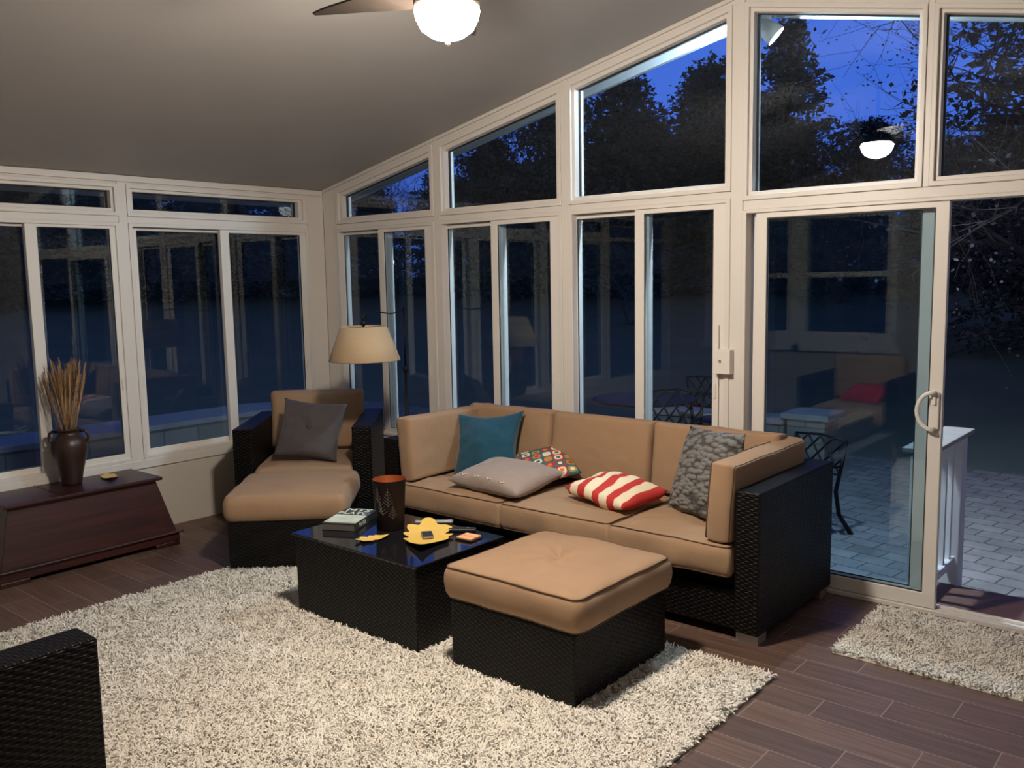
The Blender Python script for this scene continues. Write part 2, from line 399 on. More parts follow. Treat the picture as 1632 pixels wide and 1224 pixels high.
# ---- gable wall: posts, rails, head, knee wall in one shell
def jamb_posts():
    mb = MB()
    for a, b in ((0, .165), (1.255, 1.31), (2.39, 2.445), (3.545, 3.615)):
        c = (a + b) / 2
        if a == 0:
            mb.prism([(0, 0), (b, 0), (b, roof(b)), (0, roof(0))], .0, D1, gable)
        else:
            mb.prism([(a, 0), (b, 0), (b, roof(b)), (a, roof(a))], -.006, D1, gable)
    mb.prism([(4.53, 2.08), (4.56, 2.08), (4.56, roof(4.56)), (4.53, roof(4.53))], -.004, D1, gable)
    mb.prism([(5.62, 0), (RX, 0), (RX, roof(RX)), (5.62, roof(5.62))], 0, D1, gable)
    return mb
mb = jamb_posts()
for a, b in ((.165, 1.255), (1.31, 2.39), (2.445, 3.545)):
    mb.box(a, b, 0, D1, 0, .50)
    mb.box(a, b, .0, D1, 2.098, 2.137)
for a, b in ((.165, 1.255), (1.31, 2.39), (2.445, 3.545), (3.615, 4.53), (4.56, 5.62)):
    mb.prism([(a, roof(a) - .040), (b, roof(b) - .040), (b, roof(b)), (a, roof(a))], 0, D1, gable)
mb.box(3.615, 5.62, 0, D1, 2.03, 2.082)
struct(mb.build('wall_back', WHITE, bevel=.004))
# thin crown strip along the gable ceiling line
mb = MB()
mb.prism([(0, roof(0) - .022), (RID, roof(RID) - .022), (RID, roof(RID)), (0, roof(0))], -.018, 0, gable)
mb.prism([(RID, roof(RID) - .022), (RX, roof(RX) - .022), (RX, roof(RX)), (RID, roof(RID))], -.018, 0, gable)
struct(mb.build('trim_4', WHITE, bevel=.003))

wn_ = [0]
def window_root(ring_mb, name=None, f=gable):
    wn_[0] += 1
    o = ring_mb.build('window_%d' % wn_[0], WHITE, bevel=.003)
    return struct(o)

def quad(u0, u1, v0, t0, t1): return [(u0, v0), (u1, v0), (u1, t1), (u0, t0)]

def transom(f, O, I, gb=.012):
    """O, I: outer and glass-opening quads"""
    mid = [((o[0] * .45 + i[0] * .55), (o[1] * .45 + i[1] * .55)) for o, i in zip(O, I)]
    mb = MB(); mb.ring(O, mid, -.012, D1, f); mb.ring(mid, I, .006, D1, f)
    w = window_root(mb)
    g = MB().prism([(p[0], p[1]) for p in I], .055, .061, f).build('glass_pane', GLASS, w)
    cx = sum(p[0] for p in I) / 4; cy = sum(p[1] for p in I) / 4
    inn = [(p[0] + (.005 if p[0] < cx else -.005), p[1] + (.005 if p[1] < cy else -.005)) for p in I]
    MB().ring(I, inn, .048, .070, f).build('gasket', GASKET, w)
    return w

def slider(f, a0, a1, b0, b1, z0, z1, U0, U1, Z0, Z1, inner_first=True, latch=1.03):
    """two sashes: glass a0..a1 and b0..b1; frame U0..U1, Z0..Z1"""
    # the farther sash runs in the outer track
    co = (lambda u: u - .040 * (5.8 - u) / 4.55) if f is gable else (lambda u: u + .040 * (4.55 + u) / 5.8) if f is left else (lambda u: u)
    a0 = max(co(a0), U0 + .03); a1m = a1; a1 = co(a1)
    mb = MB()
    O = rect(U0, U1, Z0, Z1); m = .028
    mid = rect(U0 + m, U1 - m, Z0 + m * .8, Z1 - m * .8)
    mb.ring(O, mid, -.012, D1, f)
    w = window_root(mb)
    def sash(g0, g1, s0, s1, d0, d1, zt):
        s = MB().ring(rect(s0, s1, Z0 + .012, zt), rect(g0, g1, z0, z1), d0, d1, f).build('sash', WHITE2, w, bevel=.003)
        MB().ring(rect(g0, g1, z0, z1), rect(g0 + .004, g1 - .004, z0 + .004, z1 - .004), d0 + .004, d0 + .010, f).build('gasket', GASKET, s)
        MB().prism(rect(g0, g1, z0, z1), d0 + .010, d0 + .016, f).build('glass_pane', GLASS, s)
        return s
    s1 = sash(a0, a1, U0 + m * .6, b0 + .012, .040, .084, Z1 - .026)
    s2 = sash(b0, b1, a1m, U1 - m * .6, .000, .036, Z1 - .008)
    for s, uu in ((s1, a0 - .018), (s2, b1 + .018)):
        d = -.006 if s is s2 else .034
        MB().prism(rect(uu - .007, uu + .007, latch - .04, latch + .04), d, d + .007, f).build('latch', WHITE, s, bevel=.002)
    # outer sill and jamb beyond the glass
    return w

# gable transoms (glass measured), then sliders
transom(gable, quad(.165, 1.255, 2.137, roof(.165) - .040, roof(1.255) - .040), quad(.233, 1.205, 2.187, 2.353, 2.553))
transom(gable, quad(1.31, 2.39, 2.137, roof(1.31) - .040, roof(2.39) - .040), quad(1.361, 2.343, 2.184, 2.583, 2.790))
transom(gable, quad(2.445, 3.545, 2.137, roof(2.445) - .040, roof(3.545) - .040), quad(2.490, 3.502, 2.184, 2.835, 3.055))
transom(gable, quad(3.615, 4.53, 2.082, roof(3.615) - .040, roof(4.53) - .040), quad(3.662, 4.490, 2.127, 3.057, 2.884))
transom(gable, quad(4.56, 5.62, 2.082, roof(4.56) - .040, roof(5.62) - .040), quad(4.598, 5.575, 2.126, 2.866, 2.662))
slider(gable, .232, .646, .710, 1.148, .56, 2.050, .165, 1.255, .50, 2.098)
slider(gable, 1.362, 1.785, 1.844, 2.290, .56, 2.046, 1.31, 2.39, .50, 2.098)
slider(gable, 2.493, 2.926, 2.989, 3.439, .56, 2.048, 2.445, 3.545, .50, 2.098)

# ---- patio door
mb = MB()
mb.box(3.615, 3.640, -.012, D1, .0, 2.03); mb.box(5.595, 5.62, -.012, D1, 0, 2.03)
mb.box(3.64, 5.595, -.012, D1, 2.012, 2.03); mb.box(3.64, 5.595, -.014, D1, 0, .022); mb.box(3.64, 5.595, .040, .050, .022, .036)
door = struct(mb.build('door_1', WHITE, bevel=.003))
def panel(u0, u1, g0, g1, d0, name):
    p = MB().ring(rect(u0, u1, .024, 2.012), rect(g0, g1, .098, 1.983), d0, d0 + .036, gable).build(name, WHITE2, door, bevel=.004)
    MB().prism(rect(g0, g1, .098, 1.983), d0 + .010, d0 + .016, gable).build('glass_pane', GLASS, p)
    MB().ring(rect(g0, g1, .098, 1.983), rect(g0 + .006, g1 - .006, .104, 1.977), d0 + .004, d0 + .010, gable).build('gasket', GASKET, p)
    return p
panel(3.655, 4.595, 3.725, 4.52, .055, 'fixed_panel')
sp_ = panel(3.688, 4.655, 3.752, 4.594, .002, 'sliding_panel')
mb = MB(); pts = [(4.625, -.004, 1.10), (4.622, -.03, 1.108)] + [(4.622 - .07 * sin(t), -.036 - .004 * sin(t), 1.015 + .09 * cos(t)) for t in [pi * k / 12 for k in range(13)]] + [(4.622, -.03, .922), (4.625, -.004, .93)]
mb.tube(pts, .0105, 10)
h = mb.build('handle', WHITE2, sp_, smooth=True)
MB().box(4.605, 4.645, -.014, .003, .925, 1.105).build('handle_plate', WHITE2, h, bevel=.006)
MB().box(4.617, 4.631, -.024, -.012, 1.045, 1.085).build('lock_lever', WHITE2, h, bevel=.003)

# ---- left wall
mb = MB()
LB = [(-1.62, -.16), (-2.78, -1.68), (-3.92, -2.84), (-5.38, -3.98)]
mb.prism([(FY, 0), (0, 0), (0, .50), (FY, .50)], 0, D1, left)
prev = 0
for u0, u1 in LB:
    mb.prism(rect(u1, prev, .5, E0), -.004 if prev else 0, D1, left); prev = u0
    mb.prism(rect(u0, u1, 2.098, 2.142), 0, D1, left); mb.prism(rect(u0, u1, 2.352, E0), 0, D1, left)
mb.prism(rect(FY, prev, .5, E0), 0, D1, left)
struct(mb.build('wall_left', PANEL, bevel=.003))
for o in [bpy.data.objects['wall_left']]: o.data.materials[0] = WHITE
struct(MB().prism(rect(FY, -.0, .0, .43), -.006, 0, left).build('trim_5', PANEL, bevel=.002))
struct(MB().prism(rect(FY, -.0, .44, .50), -.016, 0, left).build('trim_6', WHITE, bevel=.004))
struct(MB().prism(rect(FY, -.02, 2.366, E0 - .001), -.016, 0, left).build('trim_7', WHITE, bevel=.003))
transom(left, rect(-1.62, -.16, 2.142, 2.352), rect(-1.612 + .04, -.236, 2.190, 2.306))
transom(left, rect(-2.78, -1.68, 2.142, 2.352), rect(-2.73, -1.722, 2.192, 2.306))
transom(left, rect(-3.92, -2.84, 2.142, 2.352), rect(-3.87, -2.89, 2.192, 2.306))
slider(left, -1.565, -.934, -.864, -.238, .56, 2.054, -1.62, -.16, .50, 2.098)
slider(left, -2.725, -2.270, -2.200, -1.745, .56, 2.057, -2.78, -1.68, .50, 2.098)
slider(left, -3.86, -3.41, -3.34, -2.90, .56, 2.057, -3.92, -2.84, .50, 2.098)

# ---- right wall (seen only in reflections): low wall, posts, glass bays
mb = MB(); mb.prism(rect(FY, 0, 0, .5), 0, D1, right); mb.prism(rect(FY, 0, 2.098, E0), 0, D1, right)
for a, b in ((-.16, 0), (-1.68, -1.60), (-3.0, -2.90), (FY, -4.3)): mb.prism(rect(a, b, .5, 2.098), 0, D1, right)
struct(mb.build('wall_right', WHITE))
slider(right, -1.54, -.93, -.87, -.22, .56, 2.05, -1.60, -.16, .50, 2.098)
slider(right, -2.85, -2.33, -2.27, -1.74, .56, 2.05, -2.90, -1.68, .50, 2.098)
slider(right, -4.25, -3.68, -3.60, -3.05, .56, 2.05, -4.30, -3.0, .50, 2.098)

# ---- house wall behind the camera with a double-hung window pair
def siding_wall():
    mb = MB()
    wins = [(.55, 1.60), (1.72, 2.72)]
    xs = [0, .55, 1.60, 1.72, 2.72, RX]
    mb.prism([(0, 0), (RX, 0), (RX, .95), (0, .95)], 0, .12, front)
    mb.prism([(0, 2.36), (RX, 2.36), (RX, E0), (RID, roof(RID)), (0, E0)], 0, .12, front)
    for a, b in ((0, .55), (1.60, 1.72), (2.72, RX)): mb.prism(rect(a, b, .95, 2.36), 0, .12, front)
    return mb
struct(siding_wall().build('wall_front', SIDING))
for a, b in ((.55, 1.60), (1.72, 2.72)):
    mb = MB(); mb.ring(rect(a - .06, b + .06, .86, 2.42), rect(a + .05, b - .05, 1.02, 2.30), -.02, .08, front)
    mb.prism(rect(a + .05, b - .05, 1.64, 1.70), -.005, .05, front)
    w = window_root(mb); MB().prism(rect(a + .05, b - .05, 1.02, 2.30), .02, .026, front).build('glass_pane', GLASS, w)
    MB().prism(rect(a - .10, b + .10, .80, .86), -.05, 0, front).build('sill', WHITE, w)

# ------------------------------------------------------------------ soft goods
def rrect(w, d, r, n=7):
    pts = []
    for cx, cy, a0 in ((w / 2 - r, d / 2 - r, 0), (-w / 2 + r, d / 2 - r, 90), (-w / 2 + r, -d / 2 + r, 180), (w / 2 - r, -d / 2 + r, 270)):
        for k in range(n):
            a = radians(a0 + 90 * k / (n - 1)); pts.append((cx + r * cos(a), cy + r * sin(a)))
    # subdivide the straights
    out = []
    for i, p in enumerate(pts):
        q = pts[(i + 1) % len(pts)]; L = math.hypot(q[0] - p[0], q[1] - p[1]); k = max(1, int(L / .03))
        for j in range(k): out.append((p[0] + (q[0] - p[0]) * j / k, p[1] + (q[1] - p[1]) * j / k))
    return out

def cushion(name, w, d, h, parent, loc, rot=(0, 0, 0), crown=.03, r=.05, bulge=.012, mat=None, seed=0, wrinkle=.006, tuft=False, sag=0, piping=True, er=.010):
    """box cushion, base at z 0 of its own frame"""
    mat = mat or TAN
    base = rrect(w, d, r); n = len(base)
    off = Vector((seed * 3.1, seed * 1.7, seed))
    loops = []      # (scale/inset, z, is_top)
    def loop(ins, z, s=1.0):
        L = []
        for (x, y) in base:
            k = 1 - ins
            L.append(Vector((x * s * (1 - 2 * ins / w), y * s * (1 - 2 * ins / d), z)))
        return L
    rings = []
    for s in (.15, .5, .8, .95): rings.append(('b', s))
    K = 6
    for k in range(K + 1): rings.append(('s', k / K))
    NT = 14
    for k in range(1, NT): rings.append(('t', 1 - k / NT))
    vs = []; 
    for t, s in rings:
        if t == 'b': L = [Vector((x * s, y * s, 0)) for x, y in base]
        elif t == 's':
            a = s * pi; z = er + (h - 2 * er) * s
            ins = er * (1 - min(1, sin(a) * 2.5)) * .7
            L = loop(ins - bulge * sin(a), z if 0 < s < 1 else (.004 if s == 0 else h - .004))
        else:
            L = []
            for x, y in base:
                X, Y = x * s, y * s
                u, v = 2 * X / w, 2 * Y / d
                z = h + crown * ((1 - min(1, abs(u)) ** 2.6) * (1 - min(1, abs(v)) ** 2.6)) ** .8
                if tuft:
                    q = math.hypot(X - .02, Y); z -= .028 * math.exp(-(q / .05) ** 2); z += .004 * sin(7 * math.atan2(Y, X)) * math.exp(-((q - .08) / .07) ** 2)
                z -= sag * math.exp(-((u) ** 2 + (v + .1) ** 2) * 2.5)
                L.append(Vector((X, Y, z)))
        for p in L:
            nn = noise.noise(p * 5 + off) + .5 * noise.noise(Vector((p.x * 14, p.y * 14, p.z * 7)) + off)
            if t == 't': p.z += wrinkle * nn * min(1, (1 - s) * 5 + .3)
            elif t == 's':
                rad = Vector((p.x, p.y, 0)).normalized(); p += rad * (wrinkle * 1.1 * nn)
            vs.append(p)
    fs = []
    R = len(rings)
    for i in range(R - 1):
        for k in range(n):
            l = (k + 1) % n; fs.append((i * n + k, i * n + l, (i + 1) * n + l, (i + 1) * n + k))
    fs.append(tuple(range(n))[::-1]); 
    # centre of the top
    vs.append(Vector((0, 0, vs[-1].z))); c = len(vs) - 1
    for k in range(n): fs.append(((R - 1) * n + k, (R - 1) * n + (k + 1) % n, c))
    mb = MB(); mb.add(vs, fs)
    o = mb.build(name, mat, parent, smooth=True); o.location = loc; o.rotation_euler = rot
    if piping:
        i1 = 4 + K; top = vs[i1 * n:(i1 + 1) * n]; i0 = 4; bot = vs[i0 * n:(i0 + 1) * n]
        p = MB(); p.tube([v + Vector((v.x, v.y, 0)).normalized() * .001 for v in top], .0034, 6, closed=True)
        p.tube([v + Vector((v.x, v.y, 0)).normalized() * .001 + Vector((0, 0, .004)) for v in bot], .0034, 6, closed=True)
        p.build('piping', PIPE, o, smooth=True)
    return o

def pillow(name, w, h, t, mat, label, cat, M, n=26, seed=0, wrinkle=.006, bend=None, group=None, pw=.45, pinch=.10):
    vs = []; fs = []; idx = {}
    off = Vector((seed * 2.3, seed, -seed * 1.1))
    for side in (1, -1):
        for i in range(n + 1):
            for j in range(n + 1):
                u = -1 + 2 * i / n; v = -1 + 2 * j / n
                edge = i in (0, n) or j in (0, n)
                if side == -1 and edge: idx[(side, i, j)] = idx[(1, i, j)]; continue
                x = u * w / 2 * (1 - pinch * (1 - abs(v) ** 1.5) * 1.0 * abs(u) ** 3); y = v * h / 2 * (1 - pinch * (1 - abs(u) ** 1.5) * abs(v) ** 3)
                k = max(0, (1 - u * u) * (1 - v * v)) ** pw
                z = side * t / 2 * k
                p = Vector((x, y, z))
                nn = noise.noise(Vector((x * 6, y * 6, side * 2)) + off) + .5 * noise.noise(Vector((x * 17, y * 17, side * 2)) + off)
                p.z += wrinkle * nn * (k + .25)
                if bend: p = bend(p, u, v)
                idx[(side, i, j)] = len(vs); vs.append(p)
    for side in (1, -1):
        for i in range(n):
            for j in range(n):
                q = (idx[(side, i, j)], idx[(side, i + 1, j)], idx[(side, i + 1, j + 1)], idx[(side, i, j + 1)])
                fs.append(q if side == 1 else q[::-1])
    mb = MB(); mb.add(vs, fs)
    o = mb.build(name, mat, None, smooth=True)
    # crisp seam
    o.matrix_world = M
    tag(o, label, cat, group)
    return o

def axes(c, x, z):
    """matrix with local x along x and local z (pillow face) along z"""
    x = Vector(x).normalized(); z = Vector(z).normalized(); y = z.cross(x).normalized(); x = y.cross(z)
    return Matrix(((x.x, y.x, z.x, c[0]), (x.y, y.y, z.y, c[1]), (x.z, y.z, z.z, c[2]), (0, 0, 0, 1)))

# ------------------------------------------------------------------ sectional sofa
S = empty('sectional_sofa', (2.905, -.47, 0))
tag(S, 'long dark wicker sofa with tan cushions below the windows, left of the patio door', 'sofa')
sx0, sx1 = 1.66 - 2.905, 4.15 - 2.905
yf, yb = -.44, .445
MB().box(sx0 + .12, sx1 - .12, yf + .03, yb - .02, .05, .235).build('base', WICK, S, bevel=.006)
MB().box(sx0 + .12, sx1 - .12, yf + .10, yb - .02, .235, .305).build('seat_deck', BLACKPL, S)
MB().box(sx1 - .12, sx1, yf, yb, .05, .715).build('arm', WICK, S, bevel=.008)
MB().box(sx0, sx0 + .12, yf, yb, .05, .715).build('arm', WICK, S, bevel=.008)
MB().box(sx0 + .12, sx1 - .12, yb - .11, yb, .235, .715).build('back', WICK, S, bevel=.008)
for x in (sx0 + .06, -.42, .42, sx1 - .065):
    for y in (yf + .07, yb - .07):
        MB().box(x - .055, x + .055, y - .045, y + .045, 0, .05).build('foot', CHROME, S, bevel=.003)
seams = [1.79 - 2.905, 2.64 - 2.905, 3.365 - 2.905, 4.025 - 2.905]
for k in range(3):
    w = seams[k + 1] - seams[k]
    cushion('seat_cushion', w - .004, .80, .150, S, ((seams[k] + seams[k + 1]) / 2, yf - .035 + .40, .305), crown=.016, r=.022, bulge=.007, seed=k + 1, wrinkle=.014, sag=.012)
# back cushions: thickness along y, leaning
bs = [1.90 - 2.905, 2.51 - 2.905, 3.22 - 2.905, 3.88 - 2.905]
bs = [1.80 - 2.905, 2.50 - 2.905, 3.215 - 2.905, 3.96 - 2.905]
for k in range(3):
    w = bs[k + 1] - bs[k]
    cushion('back_cushion', w - .018, .395, .15, S, ((bs[k] + bs[k + 1]) / 2, yb - .115 - .012, .655), rot=(radians(90 - 8), 0, 0), crown=.014, r=.016, seed=k + 5, wrinkle=.007, bulge=.003, piping=False)
# side cushions
cushion('side_cushion', .82, .37, .125, S, (sx1 - .125, -.045, .645), rot=(radians(86), 0, radians(-90)), crown=.008, r=.014, seed=11, wrinkle=.007, bulge=.003)
cushion('side_cushion', .80, .385, .125, S, (sx0 + .125, -.035, .655), rot=(radians(86), 0, radians(90)), crown=.008, r=.014, seed=12, wrinkle=.007, bulge=.003, piping=False)

# ------------------------------------------------------------------ armchair and ottoman kinds
def ottoman(loc, rz, label, seed, tuft=True, crown=.03, piping=True):
    o = empty('ottoman', loc, rz)
    tag(o, label, 'ottoman')
    MB().box(-.33, .33, -.345, .345, .0, .30).build('base', WICK, o, bevel=.008)
    cushion('cushion', .72, .71, .145, o, (0, 0, .302), crown=crown, r=.045 if piping else .05, bulge=.008, seed=seed, wrinkle=.010, tuft=tuft, piping=piping, er=.010 if piping else .015)
    return o
ottoman((3.522, -1.558, .012), 0, 'square dark wicker ottoman with tufted tan cushion on the shag rug, beside the coffee table', 21)
ottoman((1.265, -1.30, .0), radians(43), 'dark wicker ottoman with tan cushion pushed against the corner armchair', 22, tuft=False, crown=.025, piping=False)

def armchair(loc, rz, label, seed):
    a = empty('armchair', loc, rz); tag(a, label, 'armchair')
    MB().box(-.33, .33, -.40, .41, .04, .235).build('base', WICK, a, bevel=.006)
    MB().box(-.33, .33, -.34, .40, .235, .305).build('seat_deck', BLACKPL, a)
    for s in (-1, 1):
        MB().box(min(s * .33, s * .46), max(s * .33, s * .46), -.43, .43, .04, .72).build('arm', WICK, a, bevel=.008)
    MB().box(-.33, .33, .31, .43, .235, .72).build('back', WICK, a, bevel=.008)
    for x in (-.40, .40):
        for y in (-.37, .37): MB().box(x - .04, x + .04, y - .04, y + .04, 0, .04).build('foot', CHROME, a, bevel=.003)
    cushion('seat_cushion', .655, .74, .15, a, (0, -.085, .305), crown=.012, r=.04, seed=seed, wrinkle=.007, piping=False, er=.02)
    cushion('back_cushion', .655, .42, .15, a, (0, .30, .665), rot=(radians(83), 0, 0), crown=.015, r=.03, seed=seed + 1, wrinkle=.006, piping=False, er=.018)
    return a
armchair((.650, -.680, 0), radians(43), 'dark wicker armchair with tan cushions turned across the far left corner', 31)
armchair((2.94, -3.93, .0), radians(180), 'dark wicker armchair at the near left, only one arm corner in view', 41)

# ------------------------------------------------------------------ coffee table
T = empty('coffee_table', (2.555, -1.635, .012))
tag(T, 'low dark wicker coffee table with black glass top in front of the sofa', 'coffee table')
MB().box(-.44, .44, -.285, .285, 0, .402).build('body', WICK, T, bevel=.006)
MB().box(-.455, .455, -.30, .30, .402, .412).build('glass_top', BLACKGL, T, bevel=.003)
TZ = .425

# ------------------------------------------------------------------ throw pillows on the sofa
SZ = .475
def ruffle_mat():
    m, nt, b = M_('grey_ruffles'); b.inputs['Roughness'].default_value = .9; b.inputs['Sheen Weight'].default_value = .15
    tc = N(nt, 'ShaderNodeTexCoord'); mp = N(nt, 'ShaderNodeMapping'); mp.inputs['Rotation'].default_value = (0, 0, radians(35)); mp.inputs['Scale'].default_value = (1, 2.1, 1)
    nt.links.new(tc.outputs['Object'], mp.inputs[0])
    v = N(nt, 'ShaderNodeTexVoronoi', Scale=20.0, feature='F1'); nt.links.new(mp.outputs[0], v.inputs['Vector'])
    n = N(nt, 'ShaderNodeTexNoise', Scale=26.0, Distortion=1.5); nt.links.new(tc.outputs['Object'], n.inputs['Vector'])
    h = mth(nt, 'SUBTRACT', 1.0, mth(nt, 'POWER', v.outputs['Distance'], 1.3)); h2 = mth(nt, 'ADD', h, mth(nt, 'MULTIPLY', n.outputs['Fac'], .35))
    cr = N(nt, 'ShaderNodeValToRGB'); nt.links.new(h2, cr.inputs[0])
    cr.color_ramp.elements[0].position = .55; cr.color_ramp.elements[0].color = (.045, .043, .040, 1); cr.color_ramp.elements[1].position = .80; cr.color_ramp.elements[1].color = (.17, .165, .155, 1)  # crease shade painted into the colour: darker where the ruffles dip
    nt.links.new(cr.outputs[0], b.inputs['Base Color']); bump(nt, b, h2, 1.0, .02)
    return m
pillow('throw_pillow', .47, .46, .15, TEAL, 'teal blue velvet pillow leaning in the left corner of the sofa', 'pillow',
       axes((2.15, -.485, .645), (cos(radians(12)), .26, .10), (.25, -.9, .42)), seed=3, wrinkle=.014, pinch=.20)
tp = pillow('throw_pillow', .55, .42, .145, TAUPE, 'taupe velvet lumbar pillow with small embroidered motifs lying flat on the sofa seat', 'pillow',
       axes((2.485, -.70, .538), (1, -.05, 0), (.02, -.14, 1)), seed=4, wrinkle=.010, pinch=.07, pw=.38)
EMB = simple('cream_thread', (.62, .53, .43), .8)
for k in range(4):
    x = -.17 + .10 * k; y = -.182
    sz = lambda X, Y: (X, Y, .0725 * max(0, (1 - (X / .275) ** 2) * (1 - (Y / .21) ** 2)) ** .38 + .002)
    MB().tube([sz(x - .024, y + .008), sz(x - .013, y + .012), sz(x, y), sz(x + .013, y + .012), sz(x + .024, y + .008)], [.0015, .0045, .003, .0045, .0015], 6).build('embroidery', EMB, tp, smooth=True)
pillow('throw_pillow', .40, .40, .10, retro(), 'multicoloured pillow with retro squares and dots behind the taupe pillow', 'pillow',
       axes((2.535, -.405, .565), (.62, .68, -.05), (.06, -.36, .93)), seed=5, wrinkle=.006, pinch=.14)
pillow('throw_pillow', .47, .33, .115, stripes(), 'red and cream striped pillow lying on the sofa seat', 'pillow',
       axes((3.165, -.575, .530), (.965, -.25, 0), (0, -.12, 1)), seed=6, wrinkle=.020, pw=.27, pinch=.03)
pillow('throw_pillow', .46, .46, .14, ruffle_mat(), 'grey ruffled pillow leaning against the sofa cushion at the right end', 'pillow',
       axes((3.675, -.52, .680), (.72, -.16, -.02), (-.40, -.80, .34)), seed=8, wrinkle=.012, pinch=.04)
cp = pillow('throw_pillow', .44, .43, .15, CHARC, 'charcoal grey pillow with a centre button resting on the corner armchair', 'pillow',
       axes((.815, -.825, .672), (.731, .682, -.16), (.60, -.66, .50)), seed=9, wrinkle=.018)
MB().lathe([(.0, .082), (.012, .080), (.016, .074), (.016, .066)], 16).build('button', PIPE, cp, smooth=True)
pillow('throw_pillow', .40, .34, .12, RED, 'red pillow on the near armchair, seen only as a reflection in the patio door', 'pillow',
       axes((2.96, -3.98, .54), (1, .1, 0), (0, .4, 1)), seed=10)

# ------------------------------------------------------------------ lights
bowl_em = emis('lamp_glow', (1.0, .88, .75), 560)
FAN = empty('ceiling_fan', (3.553, -2.208, 2.618)); tag(FAN, 'brown bladed ceiling fan with a lit white glass bowl, hanging from the ridge', 'ceiling fan')
MB().lathe([(.012, -.096), (.055, -.088), (.092, -.062), (.110, -.026), (.115, .0), (.10, .012), (.0, .014)], 40).build('light_bowl', bowl_em, FAN, smooth=True)
MB().lathe([(.115, .012), (.118, .03), (.10, .045), (.09, .06), (.11, .08), (.12, .12), (.12, .17), (.09, .20), (.03, .215), (.0, .215)], 36).build('motor_housing', FANBR, FAN, smooth=True)
MB().lathe([(.0, -.118), (.01, -.110), (.008, -.094)], 12).build('finial', CHROME, FAN, smooth=True)
MB().tube([(0, 0, .2), (0, 0, .50)], .014, 12).build('downrod', FANBR, FAN, smooth=True)
MB().lathe([(.0, .42), (.055, .43), (.07, .50), (.06, .535)], 24).build('canopy', FANBR, FAN, smooth=True)
for a in (191, 263, 335, 47, 119):
    mb = MB(); pts = []
    prof = [(.09, .045), (.14, .068), (.20, .075), (.28, .066), (.38, .048), (.47, .033), (.52, .022), (.57, .007)]
    vs = []
    for r, hw in prof:
        tw = radians(14) * (1 - r)
        z = .066
        sweep = .04 * sin((r - .1) * 3.2)
        for s in (-1, 1):
            for dz in (0, .007): vs.append((r, s * hw * cos(tw) + sweep, z + s * hw * sin(tw) + dz))
    fs = []
    for i in range(len(prof) - 1):
        b = 4 * i
        fs += [(b, b + 2, b + 6, b + 4), (b + 1, b + 5, b + 7, b + 3), (b, b + 4, b + 5, b + 1), (b + 2, b + 3, b + 7, b + 6)]
    fs += [(0, 1, 3, 2), (4 * len(prof) - 4, 4 * len(prof) - 2, 4 * len(prof) - 1, 4 * len(prof) - 3)]
    mb.add(vs, fs); o = mb.build('blade', FANBR, FAN, smooth=False); o.rotation_euler = (0, 0, radians(a))

# floodlight outside: two heads under the overhang
FL = empty('flood_light', (3.63, .24, 2.98)); tag(FL, 'white outdoor floodlight fixed under the roof overhang outside the window', 'flood light')
MB().lathe([(.055, .17), (.055, .20), (.0, .20)], 20).build('mount_plate', WHITE, FL, smooth=True)
MB().tube([(0, 0, .18), (0, 0, .05)], .018, 12).build('neck', WHITE, FL, smooth=True)
FLG = emis('flood_glow', (.76, .88, 1.0), 3600)
for ang, az, lx, lz in ((132, 25, .012, .03), (-128, -10, -.045, .10)):
    ho = MB().lathe([(.0, -.07), (.03, -.07), (.045, -.04), (.056, .02), (.060, .05), (.054, .05), (.052, .02), (.0, .018)], 24).build('lamp_head', WHITE, FL, smooth=True)
    ho.rotation_euler = (0, radians(ang), radians(az)); ho.location = (lx, 0, lz)
    MB().lathe([(.0, .034), (.050, .030), (.050, .022), (.0, .022)], 24).build('lens', FLG, ho)

# world
w = bpy.data.worlds.new('dusk'); SC.world = w; w.use_nodes = True; nt = w.node_tree
bg = nt.nodes['Background']; tc = N(nt, 'ShaderNodeTexCoord'); sp2 = N(nt, 'ShaderNodeSeparateXYZ'); nt.links.new(tc.outputs['Generated'], sp2.inputs[0])
dp = N(nt, 'ShaderNodeVectorMath', operation='DOT_PRODUCT'); nt.links.new(tc.outputs['Generated'], dp.inputs[0]); dp.inputs[1].default_value = (-.33, .90, .28)
cr = N(nt, 'ShaderNodeValToRGB'); nt.links.new(dp.outputs['Value'], cr.inputs[0])
cr.color_ramp.elements[0].position = .0; cr.color_ramp.elements[0].color = (.040, .048, .085, 1)
cr.color_ramp.elements[1].position = .98; cr.color_ramp.elements[1].color = (.080, .20, .86, 1)
e = cr.color_ramp.elements.new(.72); e.color = (.045, .075, .25, 1)
nt.links.new(cr.outputs[0], bg.inputs[0]); bg.inputs[1].default_value = 1.0

SC.view_settings.view_transform = 'Standard'; SC.view_settings.look = 'None'; SC.view_settings.exposure = 0.0; SC.view_settings.gamma = 1
SC.view_settings.use_curve_mapping = False

